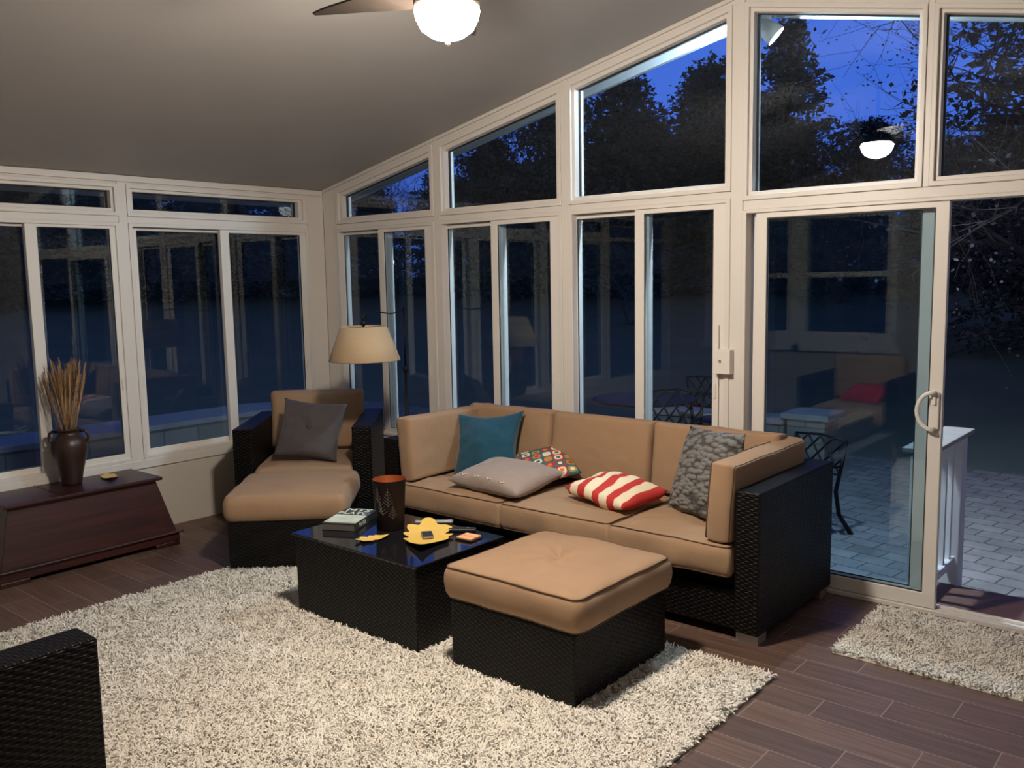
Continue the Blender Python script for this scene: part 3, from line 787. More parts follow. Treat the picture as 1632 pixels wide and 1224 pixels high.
# ------------------------------------------------------------------ shag rugs
import numpy as np
def shag_mat(name, c0, c1):
    m, nt, b = M_(name); b.inputs['Roughness'].default_value = .95; b.inputs['Specular IOR Level'].default_value = .1
    tc = N(nt, 'ShaderNodeTexCoord'); n = N(nt, 'ShaderNodeTexNoise', Scale=3.2, Detail=5.0); nt.links.new(tc.outputs['Object'], n.inputs['Vector'])
    ge = N(nt, 'ShaderNodeNewGeometry')
    f = mth(nt, 'ADD', mth(nt, 'MULTIPLY', n.outputs['Fac'], .9), mth(nt, 'MULTIPLY', mth(nt, 'SUBTRACT', ge.outputs['Random Per Island'], .5), .45))
    mx = N(nt, 'ShaderNodeMix', data_type='RGBA'); nt.links.new(f, mx.inputs[0])
    mx.inputs[6].default_value = (*c0, 1); mx.inputs[7].default_value = (*c1, 1); nt.links.new(mx.outputs[2], b.inputs['Base Color'])
    up = N(nt, 'ShaderNodeVectorMath', operation='ADD'); nt.links.new(ge.outputs['Normal'], up.inputs[0]); up.inputs[1].default_value = (0, 0, 1.6)
    un = N(nt, 'ShaderNodeVectorMath', operation='NORMALIZE'); nt.links.new(up.outputs[0], un.inputs[0]); nt.links.new(un.outputs[0], b.inputs['Normal'])
    tl = N(nt, 'ShaderNodeBsdfTranslucent'); nt.links.new(mx.outputs[2], tl.inputs[0])
    ms = N(nt, 'ShaderNodeMixShader'); ms.inputs[0].default_value = .2; nt.links.new(b.outputs[0], ms.inputs[1]); nt.links.new(tl.outputs[0], ms.inputs[2])
    nt.links.new(ms.outputs[0], nt.nodes['Material Output'].inputs[0])
    return m
def shag(name, x0, x1, y0, y1, label, dens=30000, L=.032, seed=1, mat=None):
    cx, cy = (x0 + x1) / 2, (y0 + y1) / 2
    r = MB().box(x0 - cx, x1 - cx, y0 - cy, y1 - cy, 0, .008).build(name, mat); r.location = (cx, cy, .001)
    tag(r, label, 'rug')
    rg = np.random.default_rng(seed); n = int(dens * (x1 - x0) * (y1 - y0))
    px = rg.uniform(x0 - cx, x1 - cx, n); py = rg.uniform(y0 - cy, y1 - cy, n)
    cl = np.sin(px * 31 + 2 * np.sin(py * 23)) + np.cos(py * 37 + 2 * np.sin(px * 19))
    az = cl * 1.2 + rg.normal(0, 1.6, n); lean = rg.uniform(.5, 1.45, n); ln = L * rg.uniform(.7, 1.15, n)
    ex = np.maximum(np.maximum(px - (x1 - cx) + .04, (x0 - cx) + .04 - px), np.maximum(py - (y1 - cy) + .04, (y0 - cy) + .04 - py)) > 0
    oa = np.arctan2(py * (x1 - x0) , px * (y1 - y0)); 
    dx, dy = np.cos(az), np.sin(az)
    w = .0027; sx, sy = -dy * w, dx * w
    h1 = ln * .5
    x1_, y1_, z1_ = px + dx * h1 * np.sin(lean * .6), py + dy * h1 * np.sin(lean * .6), h1 * np.cos(lean * .6) + .006
    x2_, y2_, z2_ = x1_ + dx * h1 * np.sin(lean * 1.3), y1_ + dy * h1 * np.sin(lean * 1.3), z1_ + h1 * np.cos(lean * 1.3) * .8
    tw = rg.uniform(-.6, .6, n)
    V = np.empty((n, 6, 3), np.float32)
    for k, (X, Y, Z, s) in enumerate(((px, py, np.full(n, .004), 1), (x1_, y1_, z1_, 1.15), (x2_, y2_, z2_, .55))):
        V[:, 2 * k] = np.stack([X - sx * s, Y - sy * s, Z - tw * w * (k > 0)], 1); V[:, 2 * k + 1] = np.stack([X + sx * s, Y + sy * s, Z + tw * w * (k > 0)], 1)
    F = (np.arange(n)[:, None, None] * 6 + np.array([[0, 1, 3, 2], [2, 3, 5, 4]])[None]).reshape(-1)
    me = bpy.data.meshes.new('pile'); me.vertices.add(n * 6); me.vertices.foreach_set('co', V.reshape(-1))
    me.loops.add(len(F)); me.loops.foreach_set('vertex_index', F.astype(np.int32)); me.polygons.add(n * 2)
    me.polygons.foreach_set('loop_start', np.arange(0, n * 8, 4, dtype=np.int32)); me.update(calc_edges=True); me.validate()
    me.materials.append(mat); me.polygons.foreach_set('use_smooth', [True] * len(me.polygons))
    o = bpy.data.objects.new('pile', me); C.objects.link(o); o.parent = r; o['kind'] = 'stuff'
    return r
SHAG = shag_mat('cream_shag', (.78, .71, .60), (1.0, .97, .90)); SHAG2 = shag_mat('beige_shag', (.76, .69, .58), (1.0, .95, .86))
shag('shag_rug', 1.22, 4.33, -3.62, -1.15, 'large cream shag rug under the coffee table and ottomans', seed=1, mat=SHAG)
shag('door_mat', 4.43, 5.65, -.75, -.085, 'small beige shag mat in front of the patio door', dens=32000, L=.030, seed=2, mat=SHAG2)

# ------------------------------------------------------------------ chest on the left
K = empty('blanket_chest', (.27, -2.20, 0)); tag(K, 'dark mahogany chest with sloping sides standing under the left windows', 'chest')
def frust(mb, a, b):
    (x0, x1, y0, y1, z0), (X0, X1, Y0, Y1, z1) = a, b
    vs = [(x0, y0, z0), (x1, y0, z0), (x0, y1, z0), (x1, y1, z0), (X0, Y0, z1), (X1, Y0, z1), (X0, Y1, z1), (X1, Y1, z1)]
    return mb.add(vs, [(0, 2, 3, 1), (4, 5, 7, 6), (0, 1, 5, 4), (2, 6, 7, 3), (0, 4, 6, 2), (1, 3, 7, 5)])
mb = MB(); frust(mb, (-.24, .205, -.53, .53, .095), (-.24, .135, -.445, .445, .435)); mb.build('body', MAHOG, K, bevel=.004)
mb = MB(); mb.box(-.245, .215, -.545, .545, .028, .085); mb.box(-.25, .235, -.565, .565, .083, .097)
for sy in (-1, 1):
    mb.box(.10, .215, min(sy * .545, sy * .38), max(sy * .545, sy * .38), 0, .03); mb.box(-.245, -.14, min(sy * .545, sy * .38), max(sy * .545, sy * .38), 0, .03)
mb.build('plinth', MAHOG, K, bevel=.006)
MB().box(-.245, .175, -.475, .475, .436, .458).build('lid', MAHOG, K, bevel=.007, seg=3)
MB().box(-.245, .176, -.150, -.146, .4575, .4595).build('lid_seam', IRON, K)
CT = .459

VA = empty('vase', (.165, -2.175, CT)); VA.scale = (.80, .80, .87); tag(VA, 'dark clay vase with two ear handles holding dried reeds on the chest', 'vase')
MB().lathe([(.0, .0), (.070, .0), (.074, .01), (.084, .07), (.105, .15), (.124, .22), (.130, .27), (.124, .31), (.100, .345), (.080, .36), (.074, .372), (.076, .385), (.094, .395), (.095, .402), (.082, .405), (.066, .395), (.066, .36), (.10, .30), (.10, .25), (.06, .06), (.0, .05)], 48).build('body', CLAY, VA, smooth=True)
for s in (-1, 1):
    a = radians(50); d = Vector((cos(a), sin(a), 0)) * s
    MB().tube([d * .082 + Vector((0, 0, .378)), d * .115 + Vector((0, 0, .385)), d * .140 + Vector((0, 0, .365)), d * .145 + Vector((0, 0, .335)), d * .132 + Vector((0, 0, .308)), d * .115 + Vector((0, 0, .30))], .011, 10).build('handle', CLAY, VA, smooth=True)
RB = empty('dried_reed_bundle', (.165, -2.175, CT + .235)); RB.scale = (.9, .9, .86); tag(RB, 'fan of dried straw coloured reeds standing in the clay vase', 'dried reeds')
def reed_mesh(seed):
    rnd = random.Random(seed); mb = MB(); L = rnd.uniform(.52, .62)
    pts = [(0, 0, 0), (.003, 0, L * .5), (.0, .003, L * .72)]
    mb.tube(pts, [.0022, .002, .0018], 5)
    for k in range(46):
        z = L * (.60 + .40 * k / 46); a = rnd.uniform(0, 6.28); r = .011 * sin(pi * (.15 + .8 * k / 46)) + .001
        mb.tube([(0, 0, z), (r * cos(a), r * sin(a), z + .030)], [.0022, .0004], 3, caps=False)
    return mb
reeds = []
for i in range(72):
    if i < 5: o = reed_mesh(i).build('reed', REED, RB, smooth=True); reeds.append(o)
    else: o = reeds[i % 5].copy(); C.objects.link(o); o.parent = RB
    a = random.uniform(0, 6.283); t = math.sqrt(random.random()) * .25
    o.rotation_euler = (t * sin(a) * -1, t * cos(a), random.uniform(0, 6)); o.location = (.035 * cos(a) * t / .3, .035 * sin(a) * t / .3, random.uniform(-.05, .03))

# ------------------------------------------------------------------ leaf dishes
LEAF = [(-0.154, 0.115), (-0.171, 0.151), (-0.157, 0.178), (-0.12, 0.181), (-0.067, 0.147), (-0.028, 0.168), (0.021, 0.165), (0.041, 0.141), (0.052, 0.096), (0.058, 0.07), (0.097, 0.091), (0.111, 0.079), (0.114, 0.037), (0.14, 0.02), (0.152, -0.006), (0.146, -0.066), (0.152, -0.117), (0.16, -0.166), (0.173, -0.183), (0.16, -0.192), (0.119, -0.176), (0.073, -0.163), (0.023, -0.144), (0.016, -0.136), (-0.037, -0.118), (-0.048, -0.105), (-0.038, -0.09), (-0.047, -0.067), (-0.098, -0.061), (-0.119, -0.039), (-0.102, -0.011), (-0.146, 0.01), (-0.178, 0.041), (-0.167, 0.065), (-0.131, 0.084)]
def leaf_dish(loc, rz, s, label, lobes=9, rise=.14):
    """s: scale of the leaf outline (1 = .35 m across)"""
    O = []
    for i, p in enumerate(LEAF[::-1]):
        q = LEAF[::-1][(i + 1) % len(LEAF)]
        for k in range(3): O.append(Vector((p[0] + (q[0] - p[0]) * k / 3, p[1] + (q[1] - p[1]) * k / 3)) * s)
    O = [(O[i - 1] + O[i] * 2 + O[(i + 1) % len(O)]) / 4 for i in range(len(O))]
    n = len(O); NR = 7; H = s * .17
    vs = []
    for j in range(1, NR + 1):
        q = j / NR
        for k in range(n):
            d = O[k] * (q if j > 3 else q)
            vs.append(Vector((d.x, d.y, .006 + rise * s * .1 * (d.length / (.17 * s)) ** 2.0)))
    vs.append(Vector((0, 0, .006))); c = len(vs) - 1; fs = []
    for k in range(n): fs.append((c, k, (k + 1) % n))
    for j in range(NR - 1):
        for k in range(n):
            l = (k + 1) % n; fs.append((j * n + k, j * n + l, (j + 1) * n + l, (j + 1) * n + k))
    root = empty('leaf_dish', loc, rz); tag(root, label, 'dish')
    MB().add(vs, fs).build('bowl', YELLOW, root, smooth=True)
    f2 = [tuple(reversed(f)) for f in fs]; v2 = [Vector((v.x * .97, v.y * .97, max(.0, v.z - .006))) for v in vs]
    # underside joined to the rim by a band
    mb = MB(); mb.add(v2 + [v + Vector((0, 0, -.0015)) for v in vs[(NR - 1) * n:NR * n]], f2)
    b0 = (NR - 1) * n; e0 = len(vs)
    mb.f += [(b0 + k, b0 + (k + 1) % n, e0 + (k + 1) % n, e0 + k) for k in range(n)]; mb.m += [0] * n
    mb.build('underside', YELDARK, root, smooth=True)
    return root
leaf_dish((2.715, -1.580, TZ), 0, 1.0, 'large yellow leaf shaped dish on the coffee table, a phone lying in it', rise=.16)
leaf_dish((2.535, -1.775, TZ), radians(115), .36, 'small yellow leaf shaped dish on the coffee table beside the dark candle holder', rise=.16)
leaf_dish((.190, -1.955, CT), radians(35), .40, 'small yellow leaf shaped dish on the mahogany chest beside the vase', rise=.16)

P = empty('mobile_phone', (2.735, -1.590, TZ + .014), radians(-38)); tag(P, 'small black phone lying in the large yellow leaf dish', 'phone')
MB().box(-.052, .052, -.027, .027, 0, .009).build('body', GREYPL, P, bevel=.003)
MB().box(-.042, .050, -.025, .025, .009, .0102).build('screen', BLACKPL, P)
for o in P.children: pass

# black container with leaf etching
CU = empty('candle_holder', (2.445, -1.570, TZ)); tag(CU, 'tall dark metal candle holder with copper lining and etched leaf on the coffee table', 'candle holder')
MB().lathe([(.0, .0), (.068, .0), (.070, .004), (.0845, .254), (.0855, .257), (.0835, .257)], 64, caps=False).build('outer_wall', DARKBR, CU, smooth=True)
MB().lathe([(.0835, .257), (.0825, .254), (.068, .01), (.0, .009)], 64, caps=False).build('copper_lining', COPPER, CU, smooth=True)
def etch(a0, zc, hh, ww, name='leaf_etching', tilt=0):
    mb = MB()
    def P3(s, z):   # s along arc in metres
        r = .070 + (.0845 - .070) * z / .254 + .0006
        a = a0 + s / r; return (r * cos(a), r * sin(a), z)
    mb.tube([P3(tilt * k / 8, zc - hh * .5 + hh * k / 8) for k in range(9)], .0005, 4)
    for k in range(5):
        z = zc - hh * .42 + hh * .85 * k / 5; w = ww * (1 - k / 5.5) * .5 + .001; s0 = tilt * (z - zc + hh / 2) / hh
        for sg in (-1, 1): mb.tube([P3(s0, z), P3(s0 + sg * w * .5, z + w * .45), P3(s0 + sg * w, z + w * .75)], .0005, 4)
    mb.build(name, SILVERLINE, CU)
etch(radians(-48), .175, .10, .055); etch(radians(-68), .125, .09, .05, tilt=-.02); etch(radians(-88), .19, .08, .04)
etch(radians(-30), .10, .08, .045)

# book
B_ = empty('book', (2.205, -1.635, TZ), radians(116)); tag(B_, 'thick paperback with green and white cover lying on the coffee table', 'book')
BKD = simple('book_cover_dark', (.035, .05, .03), .35, nscale=14, namt=.5); BKW = simple('book_cover_photo', (.55, .62, .54), .35, nscale=18, namt=.5); PAGE = simple('book_pages', (.10, .095, .085), .8); WT = simple('book_lettering', (.75, .80, .72), .4)
MB().box(-.148, .148, -.088, .088, .003, .034).build('pages', PAGE, B_)
MB().box(-.15, .15, -.090, .090, .0, .003).box(-.15, .15, -.090, .090, .034, .037).box(-.15, .15, -.0925, -.0895, .0, .037).build('cover', BKD, B_, bevel=.001)
MB().box(-.13, .018, -.088, .088, .037, .0375).build('cover_photo', BKW, B_)
def text(body, size, parent, loc, rot, mat, name='cover_text'):
    cu = bpy.data.curves.new(name, 'FONT'); cu.body = body; cu.size = size; cu.align_x = 'CENTER'; cu.align_y = 'CENTER'; cu.extrude = .0004
    o = bpy.data.objects.new(name, cu); C.objects.link(o); o.parent = parent; o.location = loc; o.rotation_euler = rot; cu.materials.append(mat)
    bpy.context.view_layer.update(); me = bpy.data.meshes.new_from_object(o.evaluated_get(bpy.context.evaluated_depsgraph_get())); C.objects.unlink(o); bpy.data.objects.remove(o)
    o = bpy.data.objects.new(name, me); C.objects.link(o); o.parent = parent; o.location = loc; o.rotation_euler = rot
    return o
text('MTS', .078, B_, (.112, 0, .0378), (0, 0, radians(-90)), WT); text('PLATO', .060, B_, (.052, 0, .0380), (0, 0, radians(-90)), WT)
text('PLATO', .026, B_, (-.055, -.0932, .018), (radians(90), 0, 0), WT, 'spine_text')

# remotes and coaster
Rm = empty('remote_control', (2.565, -1.375, TZ), radians(40)); tag(Rm, 'slim silver remote control behind the large leaf dish', 'remote control')
MB().box(-.10, .10, -.020, .020, 0, .016).build('body', GREYPL, Rm, bevel=.008, seg=3)
for k in range(9): MB().lathe([(.005, .0), (.005, .0175), (.0, .0180)], 10, (-.07 + .017 * k, .006 * (-1) ** k, 0)).build('button', BLACKPL, Rm)
Rb = empty('remote_control', (2.79, -1.40, TZ), radians(35)); tag(Rb, 'black remote control on the coffee table between leaf dish and biscuit pack', 'remote control')
MB().box(-.07, .07, -.024, .024, 0, .018).build('body', BLACKPL, Rb, bevel=.008, seg=3); MB().lathe([(.006, 0), (.006, .0195), (.0, .02)], 12, (.03, 0, 0)).build('button', GREYPL, Rb)
TANC = simple('pack_orange', (.80, .42, .20), .5); REDC = simple('pack_red', (.40, .03, .02), .5)
co = empty('card_pack', (2.905, -1.475, TZ), radians(5)); tag(co, 'small orange and red pack on a black coaster near the table corner', 'pack')
MB().box(-.052, .052, -.046, .046, 0, .006).build('coaster', BLACKPL, co, bevel=.003)
MB().box(-.045, .045, -.042, -.004, .006, .016).box(-.045, .045, .004, .042, .006, .016).build('block', TANC, co, bevel=.003); MB().box(-.045, .045, -.006, .006, .006, .013).build('stripe', REDC, co)

# ------------------------------------------------------------------ floor lamp
LA = empty('floor_lamp', (1.12, -.20, 0)); tag(LA, 'black iron floor lamp with beige linen shade between armchair and sofa', 'lamp')
MB().lathe([(.0, .0), (.135, .0), (.135, .012), (.11, .022), (.03, .035), (.016, .06), (.0, .06)], 36).build('base', IRON, LA, smooth=True)
MB().tube([(0, 0, .04), (0, 0, 1.05)], .011, 10).tube([(0, 0, 1.05), (0, 0, 1.50)], .008, 10).build('pole', IRON, LA, smooth=True)
MB().lathe([(.011, 1.03), (.020, 1.045), (.020, 1.065), (.009, 1.08)], 16).build('joint', IRON, LA, smooth=True)
sc = Vector((.17, -.52, 0)); 
pts = []
for k in range(25):
    t = k / 24; p = sc * t; z = 1.50 - .045 * sin(pi * min(1, t * 1.5)) * (1 - t) - .03 * t
    pts.append((p.x, p.y, z))
mb = MB().tube(pts, .005, 8); mb.tube([pts[-1], (sc.x, sc.y, 1.44), (sc.x, sc.y, 1.30)], .006, 8)
mb.build('arm', IRON, LA, smooth=True)
mb = MB().lathe([(.007, 1.392), (.016, 1.40), (.020, 1.412), (.008, 1.425), (.006, 1.44)], 12, (sc.x, sc.y, 0)); 
for k in range(5):
    a = 2 * pi * k / 5; mb.tube([(sc.x, sc.y, 1.43), (sc.x + .014 * cos(a), sc.y + .014 * sin(a), 1.447), (sc.x + .020 * cos(a), sc.y + .020 * sin(a), 1.44)], .003, 5)
mb.build('finial', IRON, LA, smooth=True)
sh = MB().lathe([(.232, 1.165), (.235, 1.170), (.152, 1.392), (.149, 1.392), (.229, 1.168)], 64, (sc.x, sc.y, 0), closed=True).build('lamp_shade', SHADE, LA, smooth=True)
mb = MB().tube([(sc.x - .15, sc.y, 1.385), (sc.x + .15, sc.y, 1.385)], .002, 5).tube([(sc.x, sc.y - .15, 1.385), (sc.x, sc.y + .15, 1.385)], .002, 5); mb.build('shade_spider', IRON, sh)
MB().lathe([(.0, 1.22), (.028, 1.235), (.03, 1.28), (.014, 1.32), (.012, 1.36), (.0, 1.36)], 20, (sc.x, sc.y, 0)).build('bulb', simple('bulb_glass', (.7, .7, .68), .3), LA, smooth=True)

# control box on the post
BX = empty('switch_box', (3.535, -.006, 1.205)); tag(BX, 'small white control box mounted on the window post beside the patio door', 'switch')
MB().box(-.062, .040, -.052, 0, -.068, .068).build('cover', WHITE2, BX, bevel=.004)
MB().lathe([(.0065, 0), (.0065, .010), (.0, .011)], 14).build('knob', GREYPL, BX); BX.children[-1].rotation_euler = (radians(90), 0, 0); BX.children[-1].location = (-.018, -.052, .005)
MB().box(-.058, -.050, -.012, 0, .068, .20).box(-.058, -.050, -.012, 0, -.45, -.068).build('cable_cover', WHITE2, BX)

# ------------------------------------------------------------------ outdoors
PZ = -.20
struct(MB().box(-5.2, 11, FY - 3, 4.62, PZ - .12, PZ).build('patio', PAVE))
mb = MB(); nx = 40; G = []
for i in range(nx + 1):
    for j in range(nx + 1):
        x = -75 + 120 * i / nx; y = -40 + 120 * j / nx
        dd = max(0, math.hypot(x - 2, y + 1) - 9); mb.v.append((x, y, -.30 + min(dd, 24) * .088))
for i in range(nx):
    for j in range(nx):
        a = i * (nx + 1) + j; mb.f.append((a, a + nx + 1, a + nx + 2, a + 1)); mb.m.append(0)
lw = mb.build('lawn', GRASS, smooth=True); lw['kind'] = 'structure'

# stoop and railing outside the door
ST = MB().box(4.40, 5.85, .14, .62, PZ, -.035).build('door_stoop', DECK, bevel=.006); tag(ST, 'low brown stoop outside the open patio door', 'step')
RL = empty('stoop_railing', (4.53, .50, -.035)); tag(RL, 'white painted stoop railing with grey cap outside the patio door', 'railing')
def lx(x): return x - 4.53
def ly(y): return y - .50
MB().box(-.075, .085, -.42, .36, .815, .84).build('cap_rail', CAPGR, RL, bevel=.005)
MB().box(-.02, .03, -.35, .31, .755, .815).build('top_rail', EXTW, RL, bevel=.003)
MB().box(-.025, .035, -.35, .31, .075, .12).build('bottom_rail', EXTW, RL, bevel=.003)
for y, z0 in ((-.33, 0), (.29, PZ + .035)): MB().box(-.045, .055, y - .05, y + .05, z0, .815).build('post', EXTW, RL, bevel=.004)
for k in range(4):
    y = -.20 + .13 * k; MB().box(-.012, .022, y - .017, y + .017, .12, .755).build('baluster', EXTW, RL)

# seat walls
def seat_wall(pts, hgt, wd, label, name='garden_wall'):
    r = empty(name, (pts[0][0], pts[0][1], PZ)); tag(r, label, 'garden wall')
    def strip(w, z0, z1, nm, m):
        mb = MB(); L = []
        for i, p in enumerate(pts):
            a = Vector(pts[max(0, i - 1)]); b = Vector(pts[min(len(pts) - 1, i + 1)]); t = (b - a).normalized(); nn = Vector((-t.y, t.x))
            L.append((Vector(p) - Vector(pts[0]) + nn * w / 2, Vector(p) - Vector(pts[0]) - nn * w / 2))
        vs = []
        for a, b in L: vs += [(a.x, a.y, z0), (b.x, b.y, z0), (b.x, b.y, z1), (a.x, a.y, z1)]
        fs = [(0, 1, 2, 3), tuple(len(vs) - 4 + k for k in (3, 2, 1, 0))]
        for i in range(len(L) - 1):
            for k in range(4): fs.append((4 * i + k, 4 * i + 4 + k, 4 * i + 4 + (k + 1) % 4, 4 * i + (k + 1) % 4))
        mb.add(vs, fs).build(nm, m, r, bevel=.01)
    strip(wd, 0, hgt - .06, 'block_courses', BLOCK); strip(wd + .06, hgt - .06, hgt, 'cap', STONECAP)
    return r
seat_wall([(-3.75, -3.2), (-3.55, -2.2), (-3.50, -.5), (-3.52, .6), (-3.50, 1.6), (-3.1, 2.1)], .40, .66, 'low stone garden wall with pale flat cap outside the left windows')
seat_wall([(.35, 4.30), (1.0, 4.38), (2.05, 4.42)], .38, .34, 'low stone garden wall at the far patio edge behind the metal chairs')
q = empty('garden_pillar', (2.30, 4.42, PZ)); tag(q, 'short square stone pillar with pale cap at the end of the far garden wall', 'pillar')
MB().box(-.20, .20, -.20, .20, 0, .40).build('block_courses', BLOCK, q, bevel=.01); MB().box(-.25, .25, -.25, .25, .40, .46).build('cap', STONECAP, q, bevel=.008)

def lattice_chair(loc, rz, label):
    c = empty('patio_chair', loc, rz); tag(c, label, 'patio chair', 'black metal patio chairs')
    mb = MB()
    for s in (-1, 1):
        x = s * .23
        leg = MB().tube([(x, -.22, .40), (x * 1.02, -.22, .2), (x * 1.04, -.25, 0)], .013, 8).build('front_leg', IRON, c, smooth=True)
        MB().tube([(x, .30, .86), (x, .25, .62), (x, .20, .42), (x, .24, .2), (x * 1.05, .36, 0)], [.013, .013, .015, .016, .02], 8).build('rear_leg', IRON, c, smooth=True)
        MB().tube([(x, -.22, .40), (x * 1.1, -.23, .62), (x * 1.1, .0, .66), (x, .25, .64)], .012, 8).build('armrest', IRON, c, smooth=True)
    MB().lathe([(.0, 0), (.255, 0), (.262, .006), (.255, .012), (.0, .012)], 28, (0, 0, .405)).build('seat', IRON, c)
    mb = MB().tube([(-.23, .30, .86), (0, .32, .88), (.23, .30, .86)], .012, 8).tube([(-.23, .24, .56), (.23, .24, .56)], .010, 8)
    for k in range(-2, 4):
        for s in (-1, 1):
            x0 = k * .115 - .115; x1 = x0 + s * .23
            a = max(-.23, min(.23, x0)); 
            def at(t): return (x0 + (x1 - x0) * t, .24 + .06 * t, .56 + .31 * t)
            P_ = [at(t / 8) for t in range(9)]; P_ = [p for p in P_ if -.232 <= p[0] <= .232]
            if len(P_) > 1: mb.tube(P_, .009, 6)
    mb.build('lattice_back', IRON, c, smooth=True)
    return c
lattice_chair((3.27, 1.55, PZ), radians(-20), 'black metal lattice back patio chair just outside the door glass, its curved leg showing').scale = (1, 1, .80)
lattice_chair((1.92, 2.10, PZ), radians(12), 'black metal lattice back patio chair seen through the window above the sofa')
lattice_chair((1.62, 3.75, PZ), radians(170), 'black metal lattice back patio chair beside the stone pillar')
tb = empty('patio_table', (1.30, 2.75, PZ)); tag(tb, 'round black metal patio table beyond the nearer patio chair', 'patio table')
MB().lathe([(.0, .70), (.50, .70), (.51, .71), (.50, .72), (.0, .72)], 40).build('table_top', IRON, tb)
MB().tube([(0, 0, .05), (0, 0, .70)], .03, 10).build('pedestal', IRON, tb, smooth=True)
for k in range(4):
    a = pi / 4 + k * pi / 2; MB().tube([(0, 0, .12), (.15 * cos(a), .15 * sin(a), .08), (.30 * cos(a), .30 * sin(a), .0)], .015, 8).build('foot', IRON, tb, smooth=True)

# ------------------------------------------------------------------ trees
def ground_z(x, y): return -.30 + min(max(0, math.hypot(x - 2, y + 1) - 9), 24) * .088
def leafcard(mb, p, s, rnd, el=2.2):
    a = Vector((rnd.uniform(-1, 1), rnd.uniform(-1, 1), rnd.uniform(-.6, .6))).normalized(); b = a.orthogonal().normalized()
    b = (b * cos(3 * rnd.random()) + a.cross(b) * sin(3 * rnd.random())) * s * .5 / el
    a = a * s * .5; mb.add([p - a, p + b, p + a, p - b], [(0, 1, 2, 3)])
def conifer(seed, H, R, rnd_shape=False):
    rnd = random.Random(seed); tr = MB().tube([(0, 0, -.5), (0, 0, H * .5), (0, 0, H * .98)], [.16, .10, .02], 7); fo = MB()
    z = H * .04
    while z < H * .985:
        t = z / H; rad = (R * (1 - t) ** .85 if not rnd_shape else R * math.sqrt(max(0, 1 - t ** 2.2))) * rnd.uniform(.8, 1.12) + .15
        for k in range(rnd.randint(5, 8)):
            az = rnd.uniform(0, 6.283); L = rad * rnd.uniform(.6, 1.2); dr = rnd.uniform(-.05, .28) 
            nseg = max(3, int(L / .2))
            tip = Vector((L * cos(az), L * sin(az), z - L * dr + .0))
            tr.tube([(0, 0, z), tip], [.02, .006], 3, caps=False)
            for q in range(nseg):
                s = (q + 1) / nseg; p = Vector((0, 0, z)).lerp(tip, s); w = .30 * (1.15 - s) + .10
                for m in range(9):
                    leafcard(fo, p + Vector((rnd.gauss(0, w * .7), rnd.gauss(0, w * .7), rnd.gauss(-.03, .12))), rnd.uniform(.12, .28), rnd)
        z += .15 * (1 + .4 * rnd.random()) * (H / 9)
    return tr, fo
def branchy(seed, H, spread, depth, r0, leaves=0, leafs=.1, up=.35, lean=(0, 0)):
    rnd = random.Random(seed); tr = MB(); fo = MB()
    def grow(p, d, L, r, k):
        pts = [p]; q = p.copy(); dd = d.copy()
        for i in range(4):
            dd = (dd + Vector((rnd.gauss(0, .16), rnd.gauss(0, .16), rnd.gauss(.03, .1)))).normalized(); q = q + dd * L / 4; pts.append(q.copy())
        tr.tube(pts, [r, r * .88, r * .76, r * .66, r * .55], 5 if r > .02 else 3, caps=False)
        if k == 0:
            for m in range(leaves): leafcard(fo, pts[rnd.randint(1, 4)] + Vector((rnd.gauss(0, .07), rnd.gauss(0, .07), rnd.gauss(-.04, .07))), leafs * rnd.uniform(.6, 1.3), rnd, 1.5)
            return
        for m in range(rnd.randint(3, 4)):
            i = rnd.randint(1, 4); a = Vector((rnd.gauss(0, 1), rnd.gauss(0, 1), rnd.gauss(up, .5))).normalized()
            nd = (dd * .55 + a * spread).normalized(); grow(pts[i], nd, L * rnd.uniform(.62, .85), r * .55, k - 1)
    grow(Vector((0, 0, -.3)), Vector((lean[0], lean[1], 1)).normalized(), H * .34, r0, depth)
    return tr, fo
def plant(name, mbs, mats, loc, label, cat, group=None, rz=0, sc=1.0):
    r = empty(name, loc, rz); r.scale = (sc, sc, sc); tag(r, label, cat, group)
    tr, fo = mbs
    tr.build('trunk', mats[0], r, recalc=False)
    if fo.v: fo.build('foliage', mats[1], r, recalc=False)
    return r
EV = (BARK, LAWNT)
tops = [  # x, y, top height, radius, label
    (-6.0, 23.0, 9.7, 3.3, 'tall pointed evergreen seen through the upper door transom, darkest against the sky'),
    (-8.2, 22.2, 8.6, 2.1, 'broad evergreen left of the tallest pointed tree, right part of the third transom'),
    (-10.7, 20.9, 8.3, 2.0, 'broad evergreen filling the middle of the third transom'),
    (-12.5, 19.4, 9.8, 3.2, 'tall evergreen at the right end of the second transom'),
    (-14.6, 18.6, 6.5, 1.8, 'rounded low evergreen in the middle of the second transom')]
protos = []
for i, (x, y, top, R, lab) in enumerate(tops):
    g = ground_z(x, y); o = plant('evergreen_tree', conifer(50 + i, top - g, R, i in (1, 2, 4)), EV, (x, y, g), lab, 'tree'); protos.append((o, top - g))
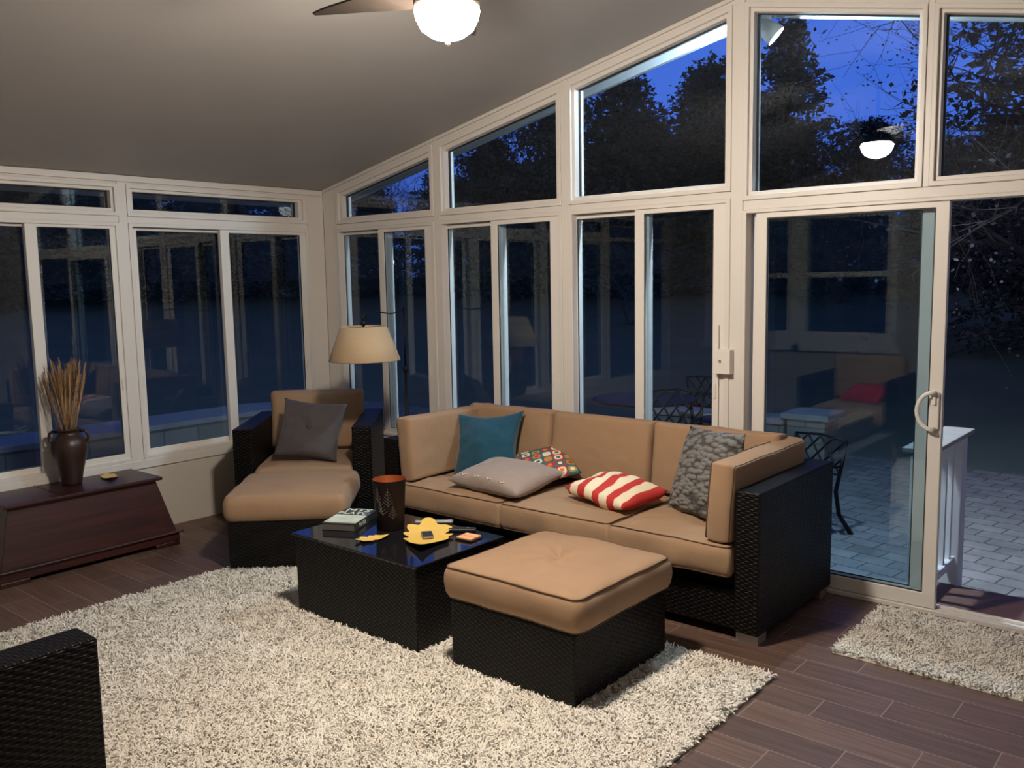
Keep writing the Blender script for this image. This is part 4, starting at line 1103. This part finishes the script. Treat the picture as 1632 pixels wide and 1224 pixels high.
# the rest of the dark treeline
rnd = random.Random(5)
line = [(-4.1, 25.0, 6.6), (-2.4, 26.5, 6.0), (-.6, 26.0, 6.4), (1.2, 27, 7.2), (3.2, 27, 8.0), (5.2, 27, 8.5), (-7.2, 26.5, 7.0), (-9.6, 25.5, 8.4), (-11.8, 24.0, 7.4), (-16.9, 18.6, 5.6), (-18.4, 16.6, 5.6), (-19.8, 14.4, 5.8),
        (-21.0, 12.0, 6.4), (-22.2, 9.6, 6.9), (-23.0, 7.0, 7.3), (-23.6, 4.4, 7.2), (-24, 1.8, 7.5), (-24.2, -.8, 7.2), (-24.4, -3.4, 7.5), (-24.2, -6.2, 7.4), (-13.6, 22.6, 5.8), (-15.4, 21.6, 5.6), (7.4, 26.5, 8.5), (9.8, 25.5, 8.0),
        (-21.6, 15.8, 5.4), (-22.6, 13.2, 6.2), (-24.0, 10.4, 6.8), (-25.0, 8.0, 7.2), (-25.6, 5.6, 7.4), (-26, 3, 7.6), (-26.2, .4, 7.4), (-26.4, -2.2, 7.6), (-26.4, -5, 7.6)]
for i, (x, y, top) in enumerate(line):
    src, h = protos[(1, 2, 0, 4)[i % 4]]; c = copy_tree(src); g = ground_z(x, y); s = (top - g) / h
    c.location = (x, y, g); c.rotation_euler = (0, 0, rnd.uniform(0, 6)); c.scale = (s * 1.3, s * 1.3, s)
    tag(c, 'dark evergreen in the unlit treeline at the far edge of the lawn', 'tree', 'evergreens of the far treeline')
BT = (BARK, LEAFD)
bare = []
for i, (x, y, H) in enumerate([(-13.0, 17.2, 6.0), (-15.6, 15.0, 5.6), (-17.4, 13.0, 5.2)]):
    g = ground_z(x, y)
    lab = ['bare branched tree left of the evergreens in the second transom', 'bare branched tree in the right half of the first transom', 'bare branched tree in the left part of the first transom'][i]
    bare.append(plant('bare_tree', branchy(80 + i, H * 1.25, .55, 6, .12), BT, (x, y, g), lab, 'tree'))
g = ground_z(-3.2, 20); plant('bare_tree', branchy(90, 6.6, .5, 6, .11), BT, (-3.3, 20.4, g), 'bare branched tree right of the pointed evergreen, behind the reflected light', 'tree')
PALE = simple('pale_bark', (.16, .15, .17), .9)
plant('bare_tree', branchy(97, 3.4, .5, 3, .06, lean=(.2, 0)), (PALE, LEAFD), (-6.6, 14.6, ground_z(-6.6, 14.6)), 'small pale forked tree low on the lawn seen through the third window', 'tree')
plant('leafy_tree', branchy(111, 11, .80, 7, .17, leaves=4, leafs=.045, up=.12), BT, (5.9, 10.2, -.25), 'near leafy tree whose branches reach in from the right over the patio', 'tree')
plant('leafy_tree', conifer(117, 10.5, 3.0, True), BT, (3.3, 15.4, ground_z(3.3, 15.4)), 'dense leafy tree behind the near tree in the rightmost transom', 'tree')
yl = empty('yard_lamp', (-13.9, 13.35, ground_z(-13.9, 13.35))); tag(yl, 'tiny lit yard lamp far off across the lawn, seen through the first window', 'lamp')
hz = 2.26 - ground_z(-13.9, 13.35)
MB().tube([(0, 0, 0), (0, 0, hz - .08)], .03, 8).build('post', IRON, yl); MB().lathe([(.0, -.07), (.05, -.06), (.06, 0), (.04, .06), (.0, .07)], 12, (0, 0, hz)).build('lantern', emis('lantern_glow', (1, .85, .5), 6), yl, smooth=True)
